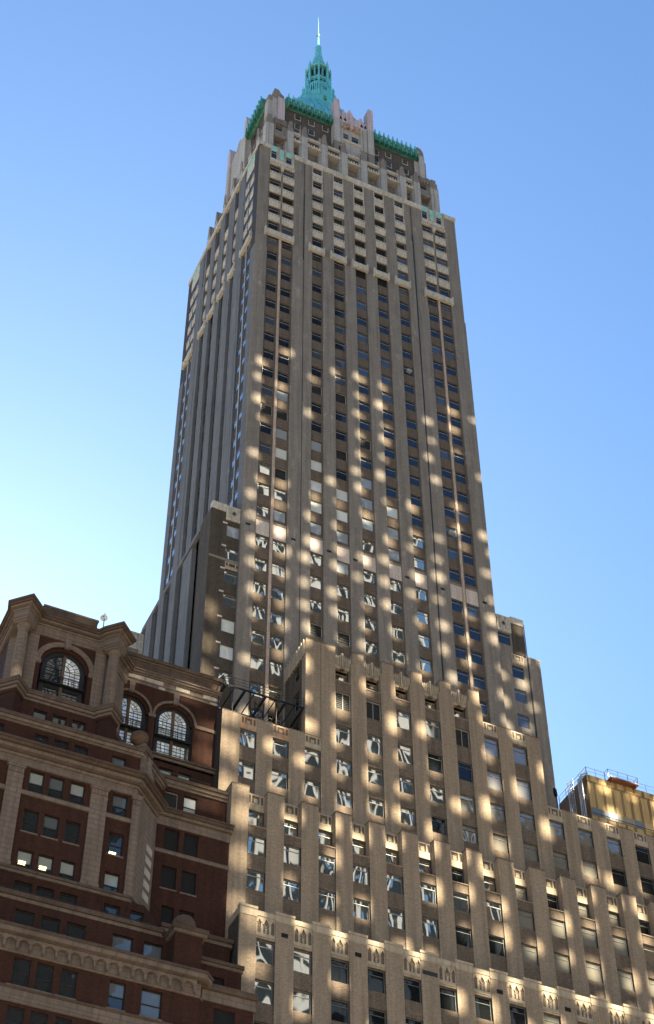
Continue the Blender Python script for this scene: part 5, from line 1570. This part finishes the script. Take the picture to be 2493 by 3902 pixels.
for i in range(10):
    z = 112.2 + i * 1.0
    for j in range(8):
        t0, t1 = math.pi * j / 8, math.pi * (j + 1) / 8
        p = lambda t: (X0 - .28 - .55 * math.sin(t), 126.62 - .36 * math.cos(t), z)
        b.tube(p(t0), p(t1), .022, 'steel', 5)
for t in (.4, 1.0, math.pi / 2, 2.1, 2.7):
    b.tube((X0 - .28 - .55 * math.sin(t), 126.62 - .36 * math.cos(t), 112), (X0 - .28 - .55 * math.sin(t), 126.62 - .36 * math.cos(t), 121.4), .022, 'steel', 5)
b.build('ladder_cage', EN)
b = MB()
for i, (y, r_) in enumerate(((124.6, .09), (124.95, .07), (125.3, .09))):
    b.tube((X0 - .3, y, 110), (X0 - .3, y, Z1 + .25 - i * .1), r_, 'steel', 8)
    b.tube((X0 - .3, y, Z1 + .25 - i * .1), (X0 + .4, y - .4, Z1 + .45 - i * .1), r_, 'steel', 8)
b.build('pipe', EN)
b = MB(); b.tube((X0 - .1, Y0 + .4, 117.8), (X0 - .45, Y0 + .1, 117.9), .05, 'steel', 6); b.lathe((X0 - .5, Y0 + .05), [(.04, 117.8), (.1, 117.9), (.04, 118.0)], 'dish', 8); b.build('wall_lamp', EN)

# floodlight on a post
FLT = thing('floodlight', 'black floodlight on a thin post beside the rooftop enclosure and shoulder wall', 'floodlight', (81.85, 119.5, 108.8))
b = MB(); b.tube((81.85, 119.5, 108.8), (81.8, 119.5, 112.6), .05, 'black_steel', 6); b.build('post', FLT)
b = MB(); b.prism(FR_front(119.4), [(81.68, 112.4), (81.9, 112.3), (81.84, 113.1), (81.6, 113.35)], 0, .35, 'black_steel'); b.build('lamp_head', FLT)

# black steel platform over the terrace
PL = thing('steel_platform', 'black steel platform with pipe railing on the terrace above the rust-streaked panels', 'steel platform', (48.2, 119.0, 108.75))
zp = 112.0
for x in (44.1, 46.15, 48.3, 50.4, 52.25):
    box_part('beam', PL, ID, x - .1, x + .1, 117.5, 120.9, zp - .28, zp, 'black_steel')
for x in (45.1, 47.2, 49.4, 51.4):
    box_part('beam', PL, ID, x - .04, x + .04, 117.5, 120.9, zp - .1, zp, 'black_steel')
for y in (117.5, 120.9):
    box_part('beam', PL, ID, 43.9, 52.4, y - .05, y + .05, zp - .16, zp + .02, 'black_steel')
b = MB()
for z in (zp + .4, zp + .75, zp + 1.12):
    b.tube((43.9, 117.5, z), (52.4, 117.5, z), .028, 'black_steel', 5)
    b.tube((43.9, 117.5, z), (43.9, 120.9, z), .028, 'black_steel', 5)
for x in (43.9, 45.0, 46.6, 49.3, 52.35):
    b.tube((x, 117.5, zp), (x, 117.5, zp + 1.15), .035, 'black_steel', 5)
b.build('railing', PL)
for x in (45.0, 46.8, 49.55):
    b = MB(); b.tube((x, 117.62, 108.8), (x, 117.62, zp), .045, 'black_steel', 6); b.build('post', PL)
for x in (44.1, 48.3, 52.25):
    box_part('post', PL, ID, x - .09, x + .09, 120.5, 120.7, 108.75, zp - .28, 'black_steel')
b = MB()
for (p, q) in (((47.6, 119.6, 109), (48.5, 119.6, 111.7)), ((48.5, 119.6, 109), (47.6, 119.6, 111.7)), ((47.6, 119.6, 109), (47.6, 119.6, 111.7)), ((48.5, 119.6, 109), (48.5, 119.6, 111.7)), ((47.6, 119.6, 110.4), (48.5, 119.6, 110.4)), ((47.6, 118.4, 109), (47.6, 118.4, 111.7)), ((48.5, 118.4, 109), (48.5, 118.4, 111.7)), ((47.6, 118.4, 109), (48.5, 118.4, 110.4)), ((48.5, 118.4, 110.4), (47.6, 118.4, 111.7))):
    b.tube(p, q, .06, 'black_steel', 5)
b.build('braced_frame', PL)

# satellite dish
SD = thing('satellite_dish', 'small white satellite dish on a thin mast at the brick parapet', 'satellite dish', (31.25, 116.6, 112.0))
b = MB(); b.tube((31.25, 116.6, 112.0), (31.25, 116.6, 115.35), .045, 'frame', 6); b.build('mast', SD)
b = MB()
n_ = 18; c0 = Vector((31.2, 116.55, 114.65)); ax = Vector((-.3, -.85, -.3)).normalized(); a_ = ax.orthogonal().normalized(); b_ = ax.cross(a_)
rings = []
for r_, h in ((.02, 0), (.14, .02), (.26, .07), (.36, .13)):
    rings.append([c0 - ax * .05 + ax * h + (a_ * math.cos(2 * math.pi * i / n_) + b_ * math.sin(2 * math.pi * i / n_)) * r_ for i in range(n_)])
for r0, r1 in zip(rings, rings[1:]):
    for i in range(n_):
        j = (i + 1) % n_
        b.face([r0[i], r0[j], r1[j], r1[i]], 'dish')
b.face(rings[0], 'dish')
b.build('reflector', SD)
b = MB(); b.tube(c0 - b_ * .3, c0 + ax * .42, .018, 'frame', 5); b.lathe(tuple((c0 + ax * .42))[:2], [(.04, (c0 + ax * .42).z - .05), (.04, (c0 + ax * .42).z + .05)], 'frame', 8); b.build('feed_arm', SD)
